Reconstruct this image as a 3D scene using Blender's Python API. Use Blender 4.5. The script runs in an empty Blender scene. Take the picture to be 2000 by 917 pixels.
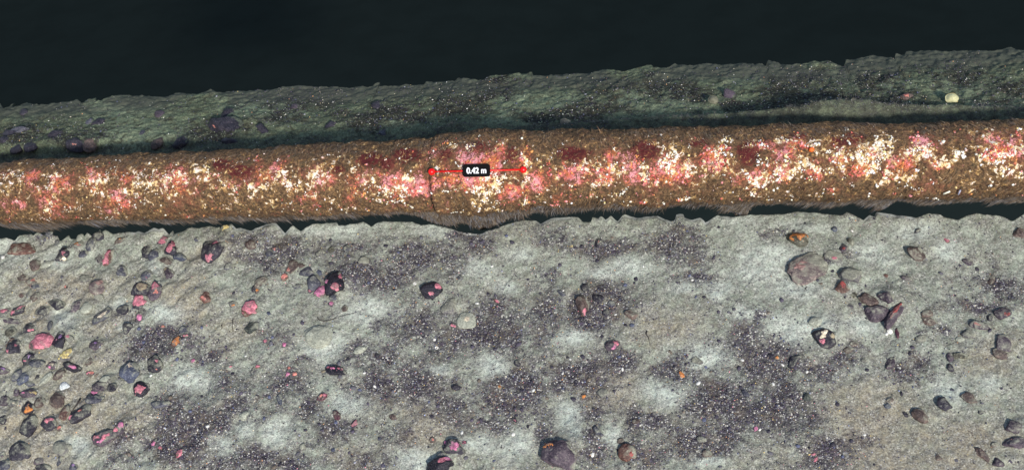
import bpy, bmesh, math, random
import numpy as np
from mathutils import Vector, Matrix

# ------------------------------------------------------------------ camera, light, exposure
S = bpy.context.scene
COL = S.collection
R_ = math.radians
CAM_P = np.array([0.98140957, -3.29362244, 4.74224405])
CAM_R = np.array([0.98897095, 0.0570527, -0.1366801])
CAM_U = np.array([0.02649096, 0.83981127, 0.54223173])
CAM_F = np.array([-0.14572128, 0.53987222, -0.82903757])
FPX = 1000 / math.tan(R_(22.5))
cd = bpy.data.cameras.new('survey_camera')
cam = bpy.data.objects.new('survey_camera', cd)
COL.objects.link(cam)
cam.matrix_world = Matrix(((CAM_R[0], CAM_U[0], -CAM_F[0], CAM_P[0]), (CAM_R[1], CAM_U[1], -CAM_F[1], CAM_P[1]),
                           (CAM_R[2], CAM_U[2], -CAM_F[2], CAM_P[2]), (0, 0, 0, 1)))
cd.sensor_fit = 'HORIZONTAL'
cd.angle = R_(45)
cd.clip_start = 0.05
cd.clip_end = 2000
S.camera = cam
S.render.resolution_x, S.render.resolution_y = 1024, 469

SUN_EL, SUN_AZ = R_(41), R_(28)          # azimuth: to the right of straight behind the camera
sdir = Vector((math.cos(SUN_EL) * math.sin(SUN_AZ), -math.cos(SUN_EL) * math.cos(SUN_AZ), math.sin(SUN_EL)))
w = bpy.data.worlds.new('World')
S.world = w
w.use_nodes = True
nt = w.node_tree
bg = nt.nodes['Background']
sky = nt.nodes.new('ShaderNodeTexSky')
sky.sky_type = 'NISHITA'
sky.sun_disc = False
sky.sun_elevation = SUN_EL
sky.sun_rotation = math.pi - SUN_AZ
nt.links.new(sky.outputs[0], bg.inputs[0])
bg.inputs[1].default_value = 0.12
sl = bpy.data.lights.new('sun', 'SUN')
sl.energy = 3.7
sl.angle = R_(4)
sl.color = (1.0, 0.955, 0.90)
so = bpy.data.objects.new('sun', sl)
COL.objects.link(so)
so.rotation_euler = sdir.to_track_quat('Z', 'Y').to_euler()
S.view_settings.view_transform = 'Standard'
S.view_settings.look = 'None'
S.view_settings.exposure = 0.27
S.view_settings.gamma = 1.0

# ------------------------------------------------------------------ noise and helpers
RNG = np.random.default_rng(7)
def _hash(ix, iy, seed):
    M = np.uint64(0xffffffff)
    h = (ix.astype(np.int64).astype(np.uint64) * np.uint64(0x8da6b343)) & M
    h ^= (iy.astype(np.int64).astype(np.uint64) * np.uint64(0xd8163841)) & M
    h ^= np.uint64((seed * 0xcb1ab31f + 0x9e3779b9) & 0xffffffff)
    h ^= h >> np.uint64(15); h = (h * np.uint64(0x2c1b3c6d)) & M
    h ^= h >> np.uint64(12); h = (h * np.uint64(0x297a2d39)) & M
    h ^= h >> np.uint64(15)
    return (h & np.uint64(0xffff)).astype(float) / 65535.0
def vnoise(x, y, seed=0):
    x = np.asarray(x, float); y = np.asarray(y, float)
    ix = np.floor(x); iy = np.floor(y)
    fx = x - ix; fy = y - iy
    fx = fx * fx * (3 - 2 * fx); fy = fy * fy * (3 - 2 * fy)
    a = _hash(ix, iy, seed); b = _hash(ix + 1, iy, seed); c = _hash(ix, iy + 1, seed); d = _hash(ix + 1, iy + 1, seed)
    return (a * (1 - fx) + b * fx) * (1 - fy) + (c * (1 - fx) + d * fx) * fy
def fbm(x, y, scale, octv=4, seed=0, gain=0.5):
    s = 0; t = 0; a = 1
    for o in range(octv):
        s = s + a * vnoise(x * scale * 2 ** o + 17.3 * o, y * scale * 2 ** o - 9.1 * o, seed + o)
        t += a; a *= gain
    return s / t
def smooth(a, b, x):
    t = np.clip((x - a) / (b - a), 0, 1)
    return t * t * (3 - 2 * t)

def ray(px, py):
    return CAM_F + CAM_R * (px - 1000) / FPX - CAM_U * (py - 458.5) / FPX
def onz(px, py, z):
    d = ray(px, py); t = (z - CAM_P[2]) / d[2]
    return CAM_P + d * t
def onY(px, py, Y):
    d = ray(px, py); t = (Y - CAM_P[1]) / d[1]
    return CAM_P + d * t
def to_px(P):
    d = np.asarray(P, float) - CAM_P
    wv = d @ CAM_F
    return 1000 + FPX * (d @ CAM_R) / wv, 458.5 - FPX * (d @ CAM_U) / wv

def mesh_np(name, V, Fc, n=4, smooth_=True, mat=None, attrs=None, cattrs=None):
    """V (N,3), Fc (M,n) index arrays -> one mesh"""
    me = bpy.data.meshes.new(name)
    V = np.ascontiguousarray(V, dtype=np.float32); Fc = np.ascontiguousarray(Fc, dtype=np.int32)
    me.vertices.add(len(V)); me.vertices.foreach_set('co', V.ravel())
    me.loops.add(Fc.size); me.loops.foreach_set('vertex_index', Fc.ravel())
    me.polygons.add(len(Fc))
    me.polygons.foreach_set('loop_start', np.arange(0, Fc.size, n, dtype=np.int32))
    me.polygons.foreach_set('loop_total', np.full(len(Fc), n, dtype=np.int32))
    if smooth_:
        me.polygons.foreach_set('use_smooth', np.ones(len(Fc), dtype=bool))
    for k, v in (attrs or {}).items():
        at = me.attributes.new(k, 'FLOAT', 'POINT'); at.data.foreach_set('value', np.ascontiguousarray(v, dtype=np.float32).ravel())
    for k, v in (cattrs or {}).items():
        at = me.attributes.new(k, 'FLOAT_COLOR', 'POINT')
        c = np.ones((len(V), 4), dtype=np.float32); c[:, :3] = v
        at.data.foreach_set('color', c.ravel())
    me.update(calc_edges=True)
    if mat: me.materials.append(mat)
    return me
def link(name, me, parent=None, kind=None, label=None, cat=None, group=None, loc=None):
    o = bpy.data.objects.new(name, me)
    COL.objects.link(o)
    if parent: o.parent = parent
    if loc is not None: o.location = loc
    if kind: o['kind'] = kind
    if label: o['label'] = label
    if cat: o['category'] = cat
    if group: o['group'] = group
    return o
def grid_faces(nu, nv):
    a = (np.arange(nu - 1)[:, None] * nv + np.arange(nv - 1)[None, :]).ravel()
    return np.stack([a, a + nv, a + nv + 1, a + 1], 1)

# ------------------------------------------------------------------ materials
def new_mat(name, rough=0.85, spec=0.25):
    m = bpy.data.materials.new(name); m.use_nodes = True
    b = m.node_tree.nodes['Principled BSDF']
    b.inputs['Roughness'].default_value = rough
    b.inputs['Specular IOR Level'].default_value = spec
    return m, m.node_tree, b
class N:
    def __init__(s, nt): s.nt = nt
    def n(s, t, **k):
        x = s.nt.nodes.new(t)
        for a, v in k.items(): setattr(x, a, v)
        return x
    def l(s, a, b): s.nt.links.new(a, b)
    def attr(s, name, obj=False):
        x = s.n('ShaderNodeAttribute', attribute_name=name)
        if obj: x.attribute_type = 'OBJECT'
        return x
    def noise(s, vec, scale, detail=4, rough=0.55, dist=0.0):
        x = s.n('ShaderNodeTexNoise'); x.inputs['Scale'].default_value = scale; x.inputs['Detail'].default_value = detail
        x.inputs['Roughness'].default_value = rough; x.inputs['Distortion'].default_value = dist
        s.l(vec, x.inputs['Vector']); return x.outputs['Fac']
    def vor(s, vec, scale, out='Color'):
        x = s.n('ShaderNodeTexVoronoi'); x.inputs['Scale'].default_value = scale; s.l(vec, x.inputs['Vector']); return x.outputs[out]
    def ramp(s, fac, stops, interp='LINEAR'):
        x = s.n('ShaderNodeValToRGB'); x.color_ramp.interpolation = interp
        e = x.color_ramp.elements
        while len(e) < len(stops): e.new(0.5)
        for i, (p, c) in enumerate(stops):
            e[i].position = p; e[i].color = (c, c, c, 1) if isinstance(c, (int, float)) else (*c, 1)
        s.l(fac, x.inputs[0]); return x.outputs[0]
    def mix(s, fac, a, b, mode='MIX'):
        x = s.n('ShaderNodeMix', data_type='RGBA', blend_type=mode)
        for i, v in ((0, fac), (6, a), (7, b)):
            if isinstance(v, (int, float)): x.inputs[i].default_value = v
            elif isinstance(v, tuple): x.inputs[i].default_value = (*v, 1)
            else: s.l(v, x.inputs[i])
        return x.outputs[2]
    def math(s, op, a, b=0.0, clamp=False):
        x = s.n('ShaderNodeMath', operation=op); x.use_clamp = clamp
        for i, v in ((0, a), (1, b)):
            if isinstance(v, (int, float)): x.inputs[i].default_value = v
            else: s.l(v, x.inputs[i])
        return x.outputs[0]
    def step(s, lo, hi, v):
        x = s.n('ShaderNodeMapRange', interpolation_type='SMOOTHSTEP')
        s.l(v, x.inputs[0]); x.inputs[1].default_value = lo; x.inputs[2].default_value = hi
        return x.outputs[0]
    def bump(s, h, strength, dist, b, normal=None):
        x = s.n('ShaderNodeBump'); x.inputs['Strength'].default_value = strength; x.inputs['Distance'].default_value = dist
        s.l(h, x.inputs['Height'])
        if normal is not None: s.l(normal, x.inputs['Normal'])
        s.l(x.outputs[0], b.inputs['Normal']); return x.outputs[0]

def seabed_material():
    m, nt, b = new_mat('seabed_silt_and_gravel', 0.92, 0.15)
    q = N(nt)
    co = q.n('ShaderNodeNewGeometry').outputs['Position']
    grav = q.attr('grav').outputs['Fac']; pale = q.attr('pale').outputs['Fac']; brown = q.attr('brown').outputs['Fac']
    far = q.attr('far').outputs['Fac']; smear = q.attr('smear').outputs['Fac']
    n1 = q.noise(co, 9, 5, 0.6); n2 = q.noise(co, 45, 5, 0.65); n3 = q.noise(co, 260, 3, 0.7)
    silt = q.mix(q.step(0.35, 0.65, n1), (0.245, 0.275, 0.200), (0.42, 0.465, 0.355))
    silt = q.mix(q.math('MULTIPLY', brown, 0.85, True), silt, (0.36, 0.295, 0.190))
    palec = q.mix(q.step(.38, .62, n2), (0.54, 0.60, 0.49), (0.72, 0.78, 0.66))
    silt = q.mix(q.math('MULTIPLY', q.step(.50, .62, q.noise(co, 15, 4, .65, .5)), .55), silt, (.20, .185, .135))
    silt = q.mix(pale, silt, palec)
    silt = q.mix(q.math('MULTIPLY', q.step(0.48, 0.70, n2), 0.6), silt, (0.155, 0.145, 0.125))
    silt = q.mix(q.math('MULTIPLY', q.step(0.50, 0.68, n3), 0.55), silt, (0.10, 0.095, 0.09))
    silt = q.mix(q.math('MULTIPLY', q.step(0.46, 0.30, n3), 0.45), silt, (0.58, 0.58, 0.53))
    n6 = q.noise(co, 110, 4, 0.75, 0.4)
    silt = q.mix(q.math('MULTIPLY', q.step(0.50, 0.62, n6), 0.70), silt, (0.13, 0.12, 0.105))
    silt = q.mix(q.math('MULTIPLY', q.step(0.46, 0.36, n6), 0.60), silt, (0.62, 0.63, 0.53))
    vs = q.vor(co, 210); sps = q.n('ShaderNodeSeparateColor'); q.l(vs, sps.inputs[0])
    grit = q.ramp(sps.outputs[0], [(0, (.07, .065, .07)), (.2, (.16, .15, .14)), (.45, (.33, .32, .28)), (.75, (.50, .49, .42)), (.93, (.80, .78, .68))], 'CONSTANT')
    silt = q.mix(q.math('MULTIPLY', q.step(.40, .62, q.noise(co, 26, 5, .7)), .50), silt, grit)
    # gravel: small cells, mostly dark purple-grey, with a few pale ones
    vc = q.vor(co, 135); vd = q.vor(co, 135, 'Distance')
    sep = q.n('ShaderNodeSeparateColor'); q.l(vc, sep.inputs[0])
    gcol = q.ramp(sep.outputs[0], [(0.0, (0.020, 0.014, 0.027)), (0.34, (0.048, 0.034, 0.062)), (0.58, (0.10, 0.074, 0.118)),
                                   (0.68, (0.17, 0.14, 0.11)), (0.80, (0.28, 0.27, 0.26)), (0.90, (0.42, 0.41, 0.40)), (0.955, (0.75, 0.72, 0.62))], 'CONSTANT')
    gcol = q.mix(q.step(0.35, 0.75, vd), gcol, (0.06, 0.055, 0.06))
    gcol = q.mix(q.math('MULTIPLY', q.step(.50, .66, q.noise(co, 12, 4, .6)), .6), gcol, (.13, .105, .08))
    gfac = q.math('ADD', grav, q.math('MULTIPLY', q.math('SUBTRACT', n2, 0.5), 1.2))
    gfac = q.math('ADD', gfac, q.math('MULTIPLY', q.math('SUBTRACT', n3, 0.5), 1.0))
    gfac = q.math('MULTIPLY', q.step(0.0, 1.05, gfac), 0.95)
    col = q.mix(gfac, silt, gcol)
    # far bank: green-grey muck, with the bank's dimness also painted into the colour
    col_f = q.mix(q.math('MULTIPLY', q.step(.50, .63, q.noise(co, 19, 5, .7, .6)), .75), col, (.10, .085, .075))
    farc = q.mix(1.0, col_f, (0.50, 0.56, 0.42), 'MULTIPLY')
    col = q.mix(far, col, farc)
    sm = q.mix(far, (0.33, 0.345, 0.32), (0.075, 0.08, 0.063))  # far smear is darkened too, painting the fade towards the far edge
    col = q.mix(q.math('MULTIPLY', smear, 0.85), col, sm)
    q.l(col, b.inputs['Base Color'])
    h = q.math('ADD', q.math('MULTIPLY', n2, 0.6), q.math('MULTIPLY', n3, 0.25))
    h = q.math('ADD', h, q.math('MULTIPLY', n6, 0.45))
    h = q.math('ADD', h, q.math('MULTIPLY', q.math('MULTIPLY', vd, gfac), -0.45))
    h = q.math('MULTIPLY', h, q.math('SUBTRACT', 1.0, q.math('MULTIPLY', smear, 0.8)))
    q.bump(h, 0.8, 0.012, b)
    return m

def stone_material():
    m, nt, b = new_mat('stone', 0.6, 0.3)
    q = N(nt)
    tc = q.n('ShaderNodeNewGeometry'); co = tc.outputs['Position']
    tint = q.attr('tint', True).outputs['Color']; silt = q.attr('silt', True).outputs['Fac']
    n1 = q.noise(co, 30, 5, 0.6, 0.3); n2 = q.noise(co, 120, 4, 0.65); n3 = q.noise(co, 420, 2, 0.6)
    dark = q.mix(1.0, tint, (0.5, 0.5, 0.55), 'MULTIPLY'); light = q.mix(1.0, tint, (1.75, 1.65, 1.6), 'MULTIPLY')
    col = q.mix(q.step(0.38, 0.62, n1), dark, tint)
    col = q.mix(q.step(0.50, 0.70, n2), col, light)
    col = q.mix(q.math('MULTIPLY', q.step(0.62, 0.72, n3), 0.5), col, (0.45, 0.42, 0.40))
    sepn = q.n('ShaderNodeSeparateXYZ'); q.l(tc.outputs['Normal'], sepn.inputs[0])
    sf = q.math('ADD', q.math('MULTIPLY', q.math('SUBTRACT', n1, 0.5), 1.6), sepn.outputs[2])
    sf = q.math('ADD', sf, q.math('SUBTRACT', silt, 1.15))
    sf = q.math('ADD', sf, q.math('MULTIPLY', q.math('SUBTRACT', n2, 0.5), 0.9))
    sf = q.math('ADD', sf, q.math('MULTIPLY', q.attr('drape').outputs['Fac'], 1.0))
    sf = q.step(0.0, 0.60, sf)
    dust = q.attr('dust', True).outputs['Color']
    vs = q.vor(co, 190); sps = q.n('ShaderNodeSeparateColor'); q.l(vs, sps.inputs[0])
    dust = q.mix(q.math('MULTIPLY', q.step(.42, .60, n2), .6), dust, q.mix(1.0, dust, q.ramp(sps.outputs[0], [(0, .25), (.3, .55), (.6, 1.1), (.9, 1.9)], 'CONSTANT'), 'MULTIPLY'))
    dust = q.mix(q.step(.50, .68, n1), dust, q.mix(1.0, dust, (1.35, 1.35, 1.35), 'MULTIPLY'))
    col = q.mix(q.math('MULTIPLY', sf, 0.9), col, dust)
    q.l(col, b.inputs['Base Color'])
    q.l(q.ramp(sf, [(0, .45), (1, .95)]), b.inputs['Roughness'])
    q.bump(q.math('ADD', n2, q.math('MULTIPLY', n3, 0.4)), 0.7, 0.006, b)
    return m
def crust_material():
    m, nt, b = new_mat('encrusting_growth_on_stone', 0.7, 0.25)
    q = N(nt)
    co = q.n('ShaderNodeNewGeometry').outputs['Position']
    tint = q.attr('tint', True).outputs['Color']
    n1 = q.noise(co, 70, 4, 0.65); n2 = q.noise(co, 240, 3, 0.7)
    col = q.mix(q.step(0.40, 0.62, n1), tint, q.mix(1.0, tint, (0.42, 0.38, 0.42), 'MULTIPLY'))
    col = q.mix(q.math('MULTIPLY', q.step(0.58, 0.74, n2), 0.45), col, (0.84, 0.60, 0.62))
    col = q.mix(q.math('MULTIPLY', q.step(0.44, 0.30, n2), 0.7), col, (0.07, 0.05, 0.055))
    col = q.mix(q.math('MULTIPLY', q.step(0.48, 0.66, q.noise(co, 38, 4, .7, .5)), .65), col, (.26, .22, .19))
    q.l(col, b.inputs['Base Color'])
    q.bump(n2, 0.6, 0.004, b)
    return m
def tinted(name, rough=0.7, bumps=0.4):
    m, nt, b = new_mat(name, rough, 0.3)
    q = N(nt); co = q.n('ShaderNodeNewGeometry').outputs['Position']
    n2 = q.noise(co, 300, 3, 0.6)
    c = q.attr('col').outputs['Color']
    q.l(q.mix(q.math('MULTIPLY', q.step(.4, .7, n2), .35), c, q.mix(1.0, c, (.45, .42, .42), 'MULTIPLY')), b.inputs['Base Color'])
    if bumps: q.bump(n2, bumps, 0.003, b)
    return m
def plain(name, col, rough=0.6, var=0.3, scale=200, spec=0.3):
    m, nt, b = new_mat(name, rough, spec)
    q = N(nt); co = q.n('ShaderNodeNewGeometry').outputs['Position']
    n = q.noise(co, scale, 4, 0.6)
    q.l(q.mix(q.step(.35, .7, n), col, tuple(c * (1 - var) for c in col)), b.inputs['Base Color'])
    if var > 0.01: q.bump(n, 0.4, 0.002, b)
    return m
def pipe_material():
    m, nt, b = new_mat('overgrown_pipe_surface', 0.85, 0.2)
    q = N(nt); co = q.n('ShaderNodeNewGeometry').outputs['Position']
    pink = q.attr('pink').outputs['Fac']; white = q.attr('white').outputs['Fac']; red = q.attr('red').outputs['Fac']; groove = q.attr('groove').outputs['Fac']
    n1 = q.noise(co, 22, 5, 0.65, 0.4); n2 = q.noise(co, 75, 4, 0.7, 0.3); n3 = q.noise(co, 210, 3, 0.7)
    base = q.ramp(n2, [(0.30, (0.03, 0.018, 0.012)), (0.45, (0.11, 0.066, 0.036)), (0.56, (0.20, 0.125, 0.060)), (0.70, (0.38, 0.26, 0.13))])
    base = q.mix(q.step(.52, .66, n3), base, (0.06, 0.035, 0.025))
    base = q.mix(q.math('MULTIPLY', q.step(.5, .7, n1), .35), base, (0.10, 0.09, 0.05))
    base = q.mix(q.math('MULTIPLY', q.step(.56, .70, q.noise(co, 17, 5, .7, .8)), .75), base, (0.030, 0.018, 0.014))
    rf = q.step(0.30, 0.60, q.math('ADD', q.math('MULTIPLY', red, 0.85), q.math('MULTIPLY', q.math('SUBTRACT', n2, 0.5), 1.0)))
    base = q.mix(rf, base, (0.095, 0.016, 0.018))
    pf = q.step(0.40, 0.60, q.math('ADD', q.math('MULTIPLY', pink, 0.62), q.math('MULTIPLY', q.math('SUBTRACT', q.math('ADD', q.math('MULTIPLY', n2, .6), q.math('MULTIPLY', n3, .4)), 0.50), 2.6)))
    pc = q.ramp(q.noise(co, 12, 3, 0.6), [(0.36, (0.62, 0.20, 0.07)), (0.47, (0.66, 0.17, 0.13)), (0.58, (0.82, 0.34, 0.36))])
    base = q.mix(q.math('MULTIPLY', q.step(0.05, 0.42, q.math('SUBTRACT', q.math('ADD', q.math('MULTIPLY', pink, 0.6), n2), 0.42)), .5), base, (0.24, 0.08, 0.05))
    base = q.mix(pf, base, pc)
    n4 = q.noise(co, 42, 4, 0.72, 0.5)
    wf = q.step(0.66, 0.80, q.math('ADD', q.math('MULTIPLY', white, 0.6), q.math('MULTIPLY', q.math('SUBTRACT', n4, 0.49), 4.2)))
    hf = q.step(0.30, 0.72, q.math('ADD', q.math('MULTIPLY', white, 0.6), q.math('MULTIPLY', q.math('SUBTRACT', n4, 0.49), 4.2)))
    base = q.mix(q.math('MULTIPLY', hf, .8), base, q.ramp(n3, [(.4, (.36, .19, .06)), (.6, (.62, .36, .12))]))
    wc = q.ramp(q.noise(co, 30, 2, 0.6), [(0.40, (0.85, 0.60, 0.28)), (0.52, (0.95, 0.86, 0.68)), (0.68, (0.95, 0.80, 0.76))])
    base = q.mix(wf, base, wc)
    base = q.mix(groove, base, (0.03, 0.025, 0.02))
    q.l(base, b.inputs['Base Color'])
    q.bump(q.math('ADD', n2, q.math('MULTIPLY', n3, 0.6)), 0.9, 0.012, b)
    return m
M_SEA = seabed_material(); M_STONE = stone_material(); M_CRUST = crust_material()
M_BIT = tinted('pebbles_and_shell_hash'); M_TURF = tinted('algae_turf_filaments', 0.8, 0); M_NUB = tinted('crusts_and_barnacles', 0.65, 0.3)
M_PIPE = pipe_material()

# ------------------------------------------------------------------ outlines read from the photograph, turned into world lines
PIPE_Z = 0.16
def line(s): return np.array([[float(v) for v in p.split(',')] for p in s.split()])
FRONT = line('0,467 12,464 27,468 38,458 62,458 66,461 72,453 85,457 90,455 110,458 113,467 120,465 133,457 136,464 148,464 160,453 166,463 170,454 180,461 195,448 201,458 205,449 216,455 222,458 245,455 262,455 272,452 284,457 303,448 313,450 320,447 330,457 337,460 340,446 343,457 352,455 375,445 390,447 398,444 410,441 425,444 440,443 455,441 463,449 470,446 490,452 500,446 522,437 539,436 556,454 572,440 587,451 611,438 658,433 660,440 689,436 709,431 724,440 737,431 774,431 804,431 822,438 840,434 870,442 908,453 937,455 960,446 997,433 1023,427 1048,428 1055,434 1080,424 1128,422 1139,432 1155,431 1157,422 1168,426 1174,420 1183,429 1193,420 1206,431 1218,417 1248,424 1282,418 1309,430 1318,428 1320,416 1335,416 1337,424 1351,429 1368,424 1378,434 1401,419 1431,424 1466,419 1500,419 1532,419 1552,413 1589,415 1645,421 1653,413 1686,430 1698,419 1708,424 1711,413 1790,426 1813,417 1839,419 1843,423 1871,428 1903,416 1956,421 1978,431 2000,418')
FAR = line('0,202 7,213 21,209 31,200 34,208 52,199 75,205 101,202 143,195 150,192 158,198 167,195 184,194 187,189 195,196 230,188 258,187 314,191 349,183 384,185 413,175 422,181 499,175 541,173 585,168 622,170 658,169 663,171 719,171 741,170 743,161 761,170 789,165 828,164 832,158 889,158 894,153 937,157 956,147 1000,145 1040,142 1041,149 1050,148 1115,141 1160,140 1179,135 1221,140 1237,134 1273,126 1276,133 1302,134 1317,124 1336,127 1382,124 1458,125 1489,127 1496,132 1500,118 1540,129 1613,120 1649,129 1652,115 1669,117 1708,107 1747,114 1749,106 1767,106 1770,99 1831,99 1851,102 1883,98 1936,100 1972,93 2000,98')
CREST = line('0,312 150,302 300,295 420,285 600,274 750,273 830,260 890,240 960,244 1010,251 1080,246 1200,236 1350,226 1480,216 1560,207 1600,197 1640,193 1700,196 1760,204 1850,206 1950,210 2000,214')
PBOT = line('0,438 17,437 42,439 70,449 87,449 122,434 147,431 209,437 251,437 258,432 307,429 331,436 352,429 433,428 499,420 515,422 537,426 622,425 660,417 685,412 750,413 804,413 830,424 852,437 878,440 897,430 920,436 945,448 967,441 985,430 1000,423 1038,413 1080,405 1145,403 1229,400 1263,393 1324,392 1374,396 1405,398 1424,411 1439,424 1458,428 1466,404 1473,393 1500,395 1532,393 1590,396 1621,397 1661,388 1685,396 1702,402 1712,415 1738,399 1758,386 1782,393 1847,395 1904,391 2000,393')
YC = 0.40                                     # where the silt bank behind the pipe crests
def extend(P, X0, X1, seed):
    """ragged continuation of an (X, v) line beyond the frame"""
    r = random.Random(seed)
    a = [tuple(p) for p in P]
    x, v = a[0]; L = []
    while x > X0:
        x -= r.uniform(.02, .07); L.append((x, v + r.uniform(-.02, .02)))
    x, _ = a[-1]; v2 = a[-1][1]; Rr = []
    while x < X1:
        x += r.uniform(.02, .07); Rr.append((x, v2 + r.uniform(-.02, .02)))
    return np.array(L[::-1] + a + Rr)
X0, X1 = -3.4, 3.3
SLOPE = math.tan(R_(27))
cr = np.array([onY(x, y, YC) for x, y in CREST])
crest = extend(cr[:, [0, 2]], X0 - .1, X1 + .1, 3)
def zcrest(X): return np.interp(X, crest[:, 0], crest[:, 1])
fl = np.array([onz(x, y, 0.0) for x, y in FRONT]); fl = fl[np.argsort(fl[:, 0])]
front = extend(fl[:, :2], X0 - .1, X1 + .1, 1)
def onfar(px, py):
    z = 0.0
    for _ in range(12):
        P = onz(px, py, z); z = -max(0.0, P[1] - YC) * SLOPE
    return P
fa = np.array([onfar(x, y) for x, y in FAR]); fa = fa[np.argsort(fa[:, 0])]
faredge = extend(fa[:, :2], X0 - .1, X1 + .1, 2)

# ------------------------------------------------------------------ seabed height
def base_front(X, Y):
    z = (fbm(X, Y, 2.2, 3, 11) - .5) * .035 + (fbm(X, Y, 11, 4, 12, .6) - .5) * (.012 + .010 * smooth(0, -1.2, X))
    # diagonal ripples of silt in the left part
    u = X * .77 - Y * .64; v = X * .64 + Y * .77
    left = smooth(-.6, -1.5, X)
    z = z + left * ((fbm(u * 11, v * 3.5, 1, 4, 21) - .5) * .04 + (fbm(u * 26, v * 8, 1, 3, 22) - .5) * .012)
    z = z + (fbm(X, Y, 38, 3, 13, .6) - .5) * .012
    return z
def base_far(X, Y):
    zc = zcrest(X)
    d = Y - YC
    back = -np.maximum(d, 0) * SLOPE
    ridge = zc * np.where(d < 0, smooth(-.30, .0, d), np.exp(-(d / .045) ** 2))
    z = back + ridge + np.where(d < 0, -.05 * smooth(0, -.25, d), 0)
    am = smooth(.02, .1, np.abs(d)) * .6 + .4
    z = z + am * ((fbm(X, Y, 5, 3, 31) - .5) * .030 + (fbm(X, Y, 20, 4, 32, .6) - .5) * .024) + (fbm(X, Y, 42, 3, 33, .6) - .5) * .018
    return z

# ------------------------------------------------------------------ stones: photo pixel, width, height, tilt, colour, relief, crusts (dx,dy,radius,colour), own description
TINT = dict(char=(.035, .031, .042), black=(.018, .016, .024), slate=(.078, .080, .098), blue=(.07, .082, .12), brown=(.12, .085, .07), rust=(.15, .075, .055),
            grey=(.15, .14, .135), olive=(.10, .095, .065), plum=(.09, .068, .082), silt=(.27, .26, .21), white=(.72, .75, .70), green=(.05, .06, .05),
            pinkish=(.19, .145, .13), tan=(.32, .27, .17), maroon=(.10, .03, .045))
CNAME = dict(char='charcoal', black='black', slate='slate grey', blue='bluish slate', brown='brown', rust='rusty brown', grey='grey', olive='olive', plum='plum',
             silt='silt coloured', white='white', green='green black', pinkish='pinkish brown', tan='tan', maroon='maroon')
CRUST = dict(pink=(.66, .225, .27), hot=(.76, .26, .42), red=(.34, .075, .065), dusty=(.34, .20, .17), orange=(.72, .27, .07), yellow=(.80, .66, .25), cream=(.84, .74, .52), violet=(.42, .25, .50), sand=(.38, .32, .20), salmon=(.70, .26, .20))
KNAME = dict(pink='pink', hot='bright pink', red='red', dusty='dusty pink', orange='orange', yellow='yellow', cream='cream', violet='violet', sand='sandy', salmon='salmon pink')
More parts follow.
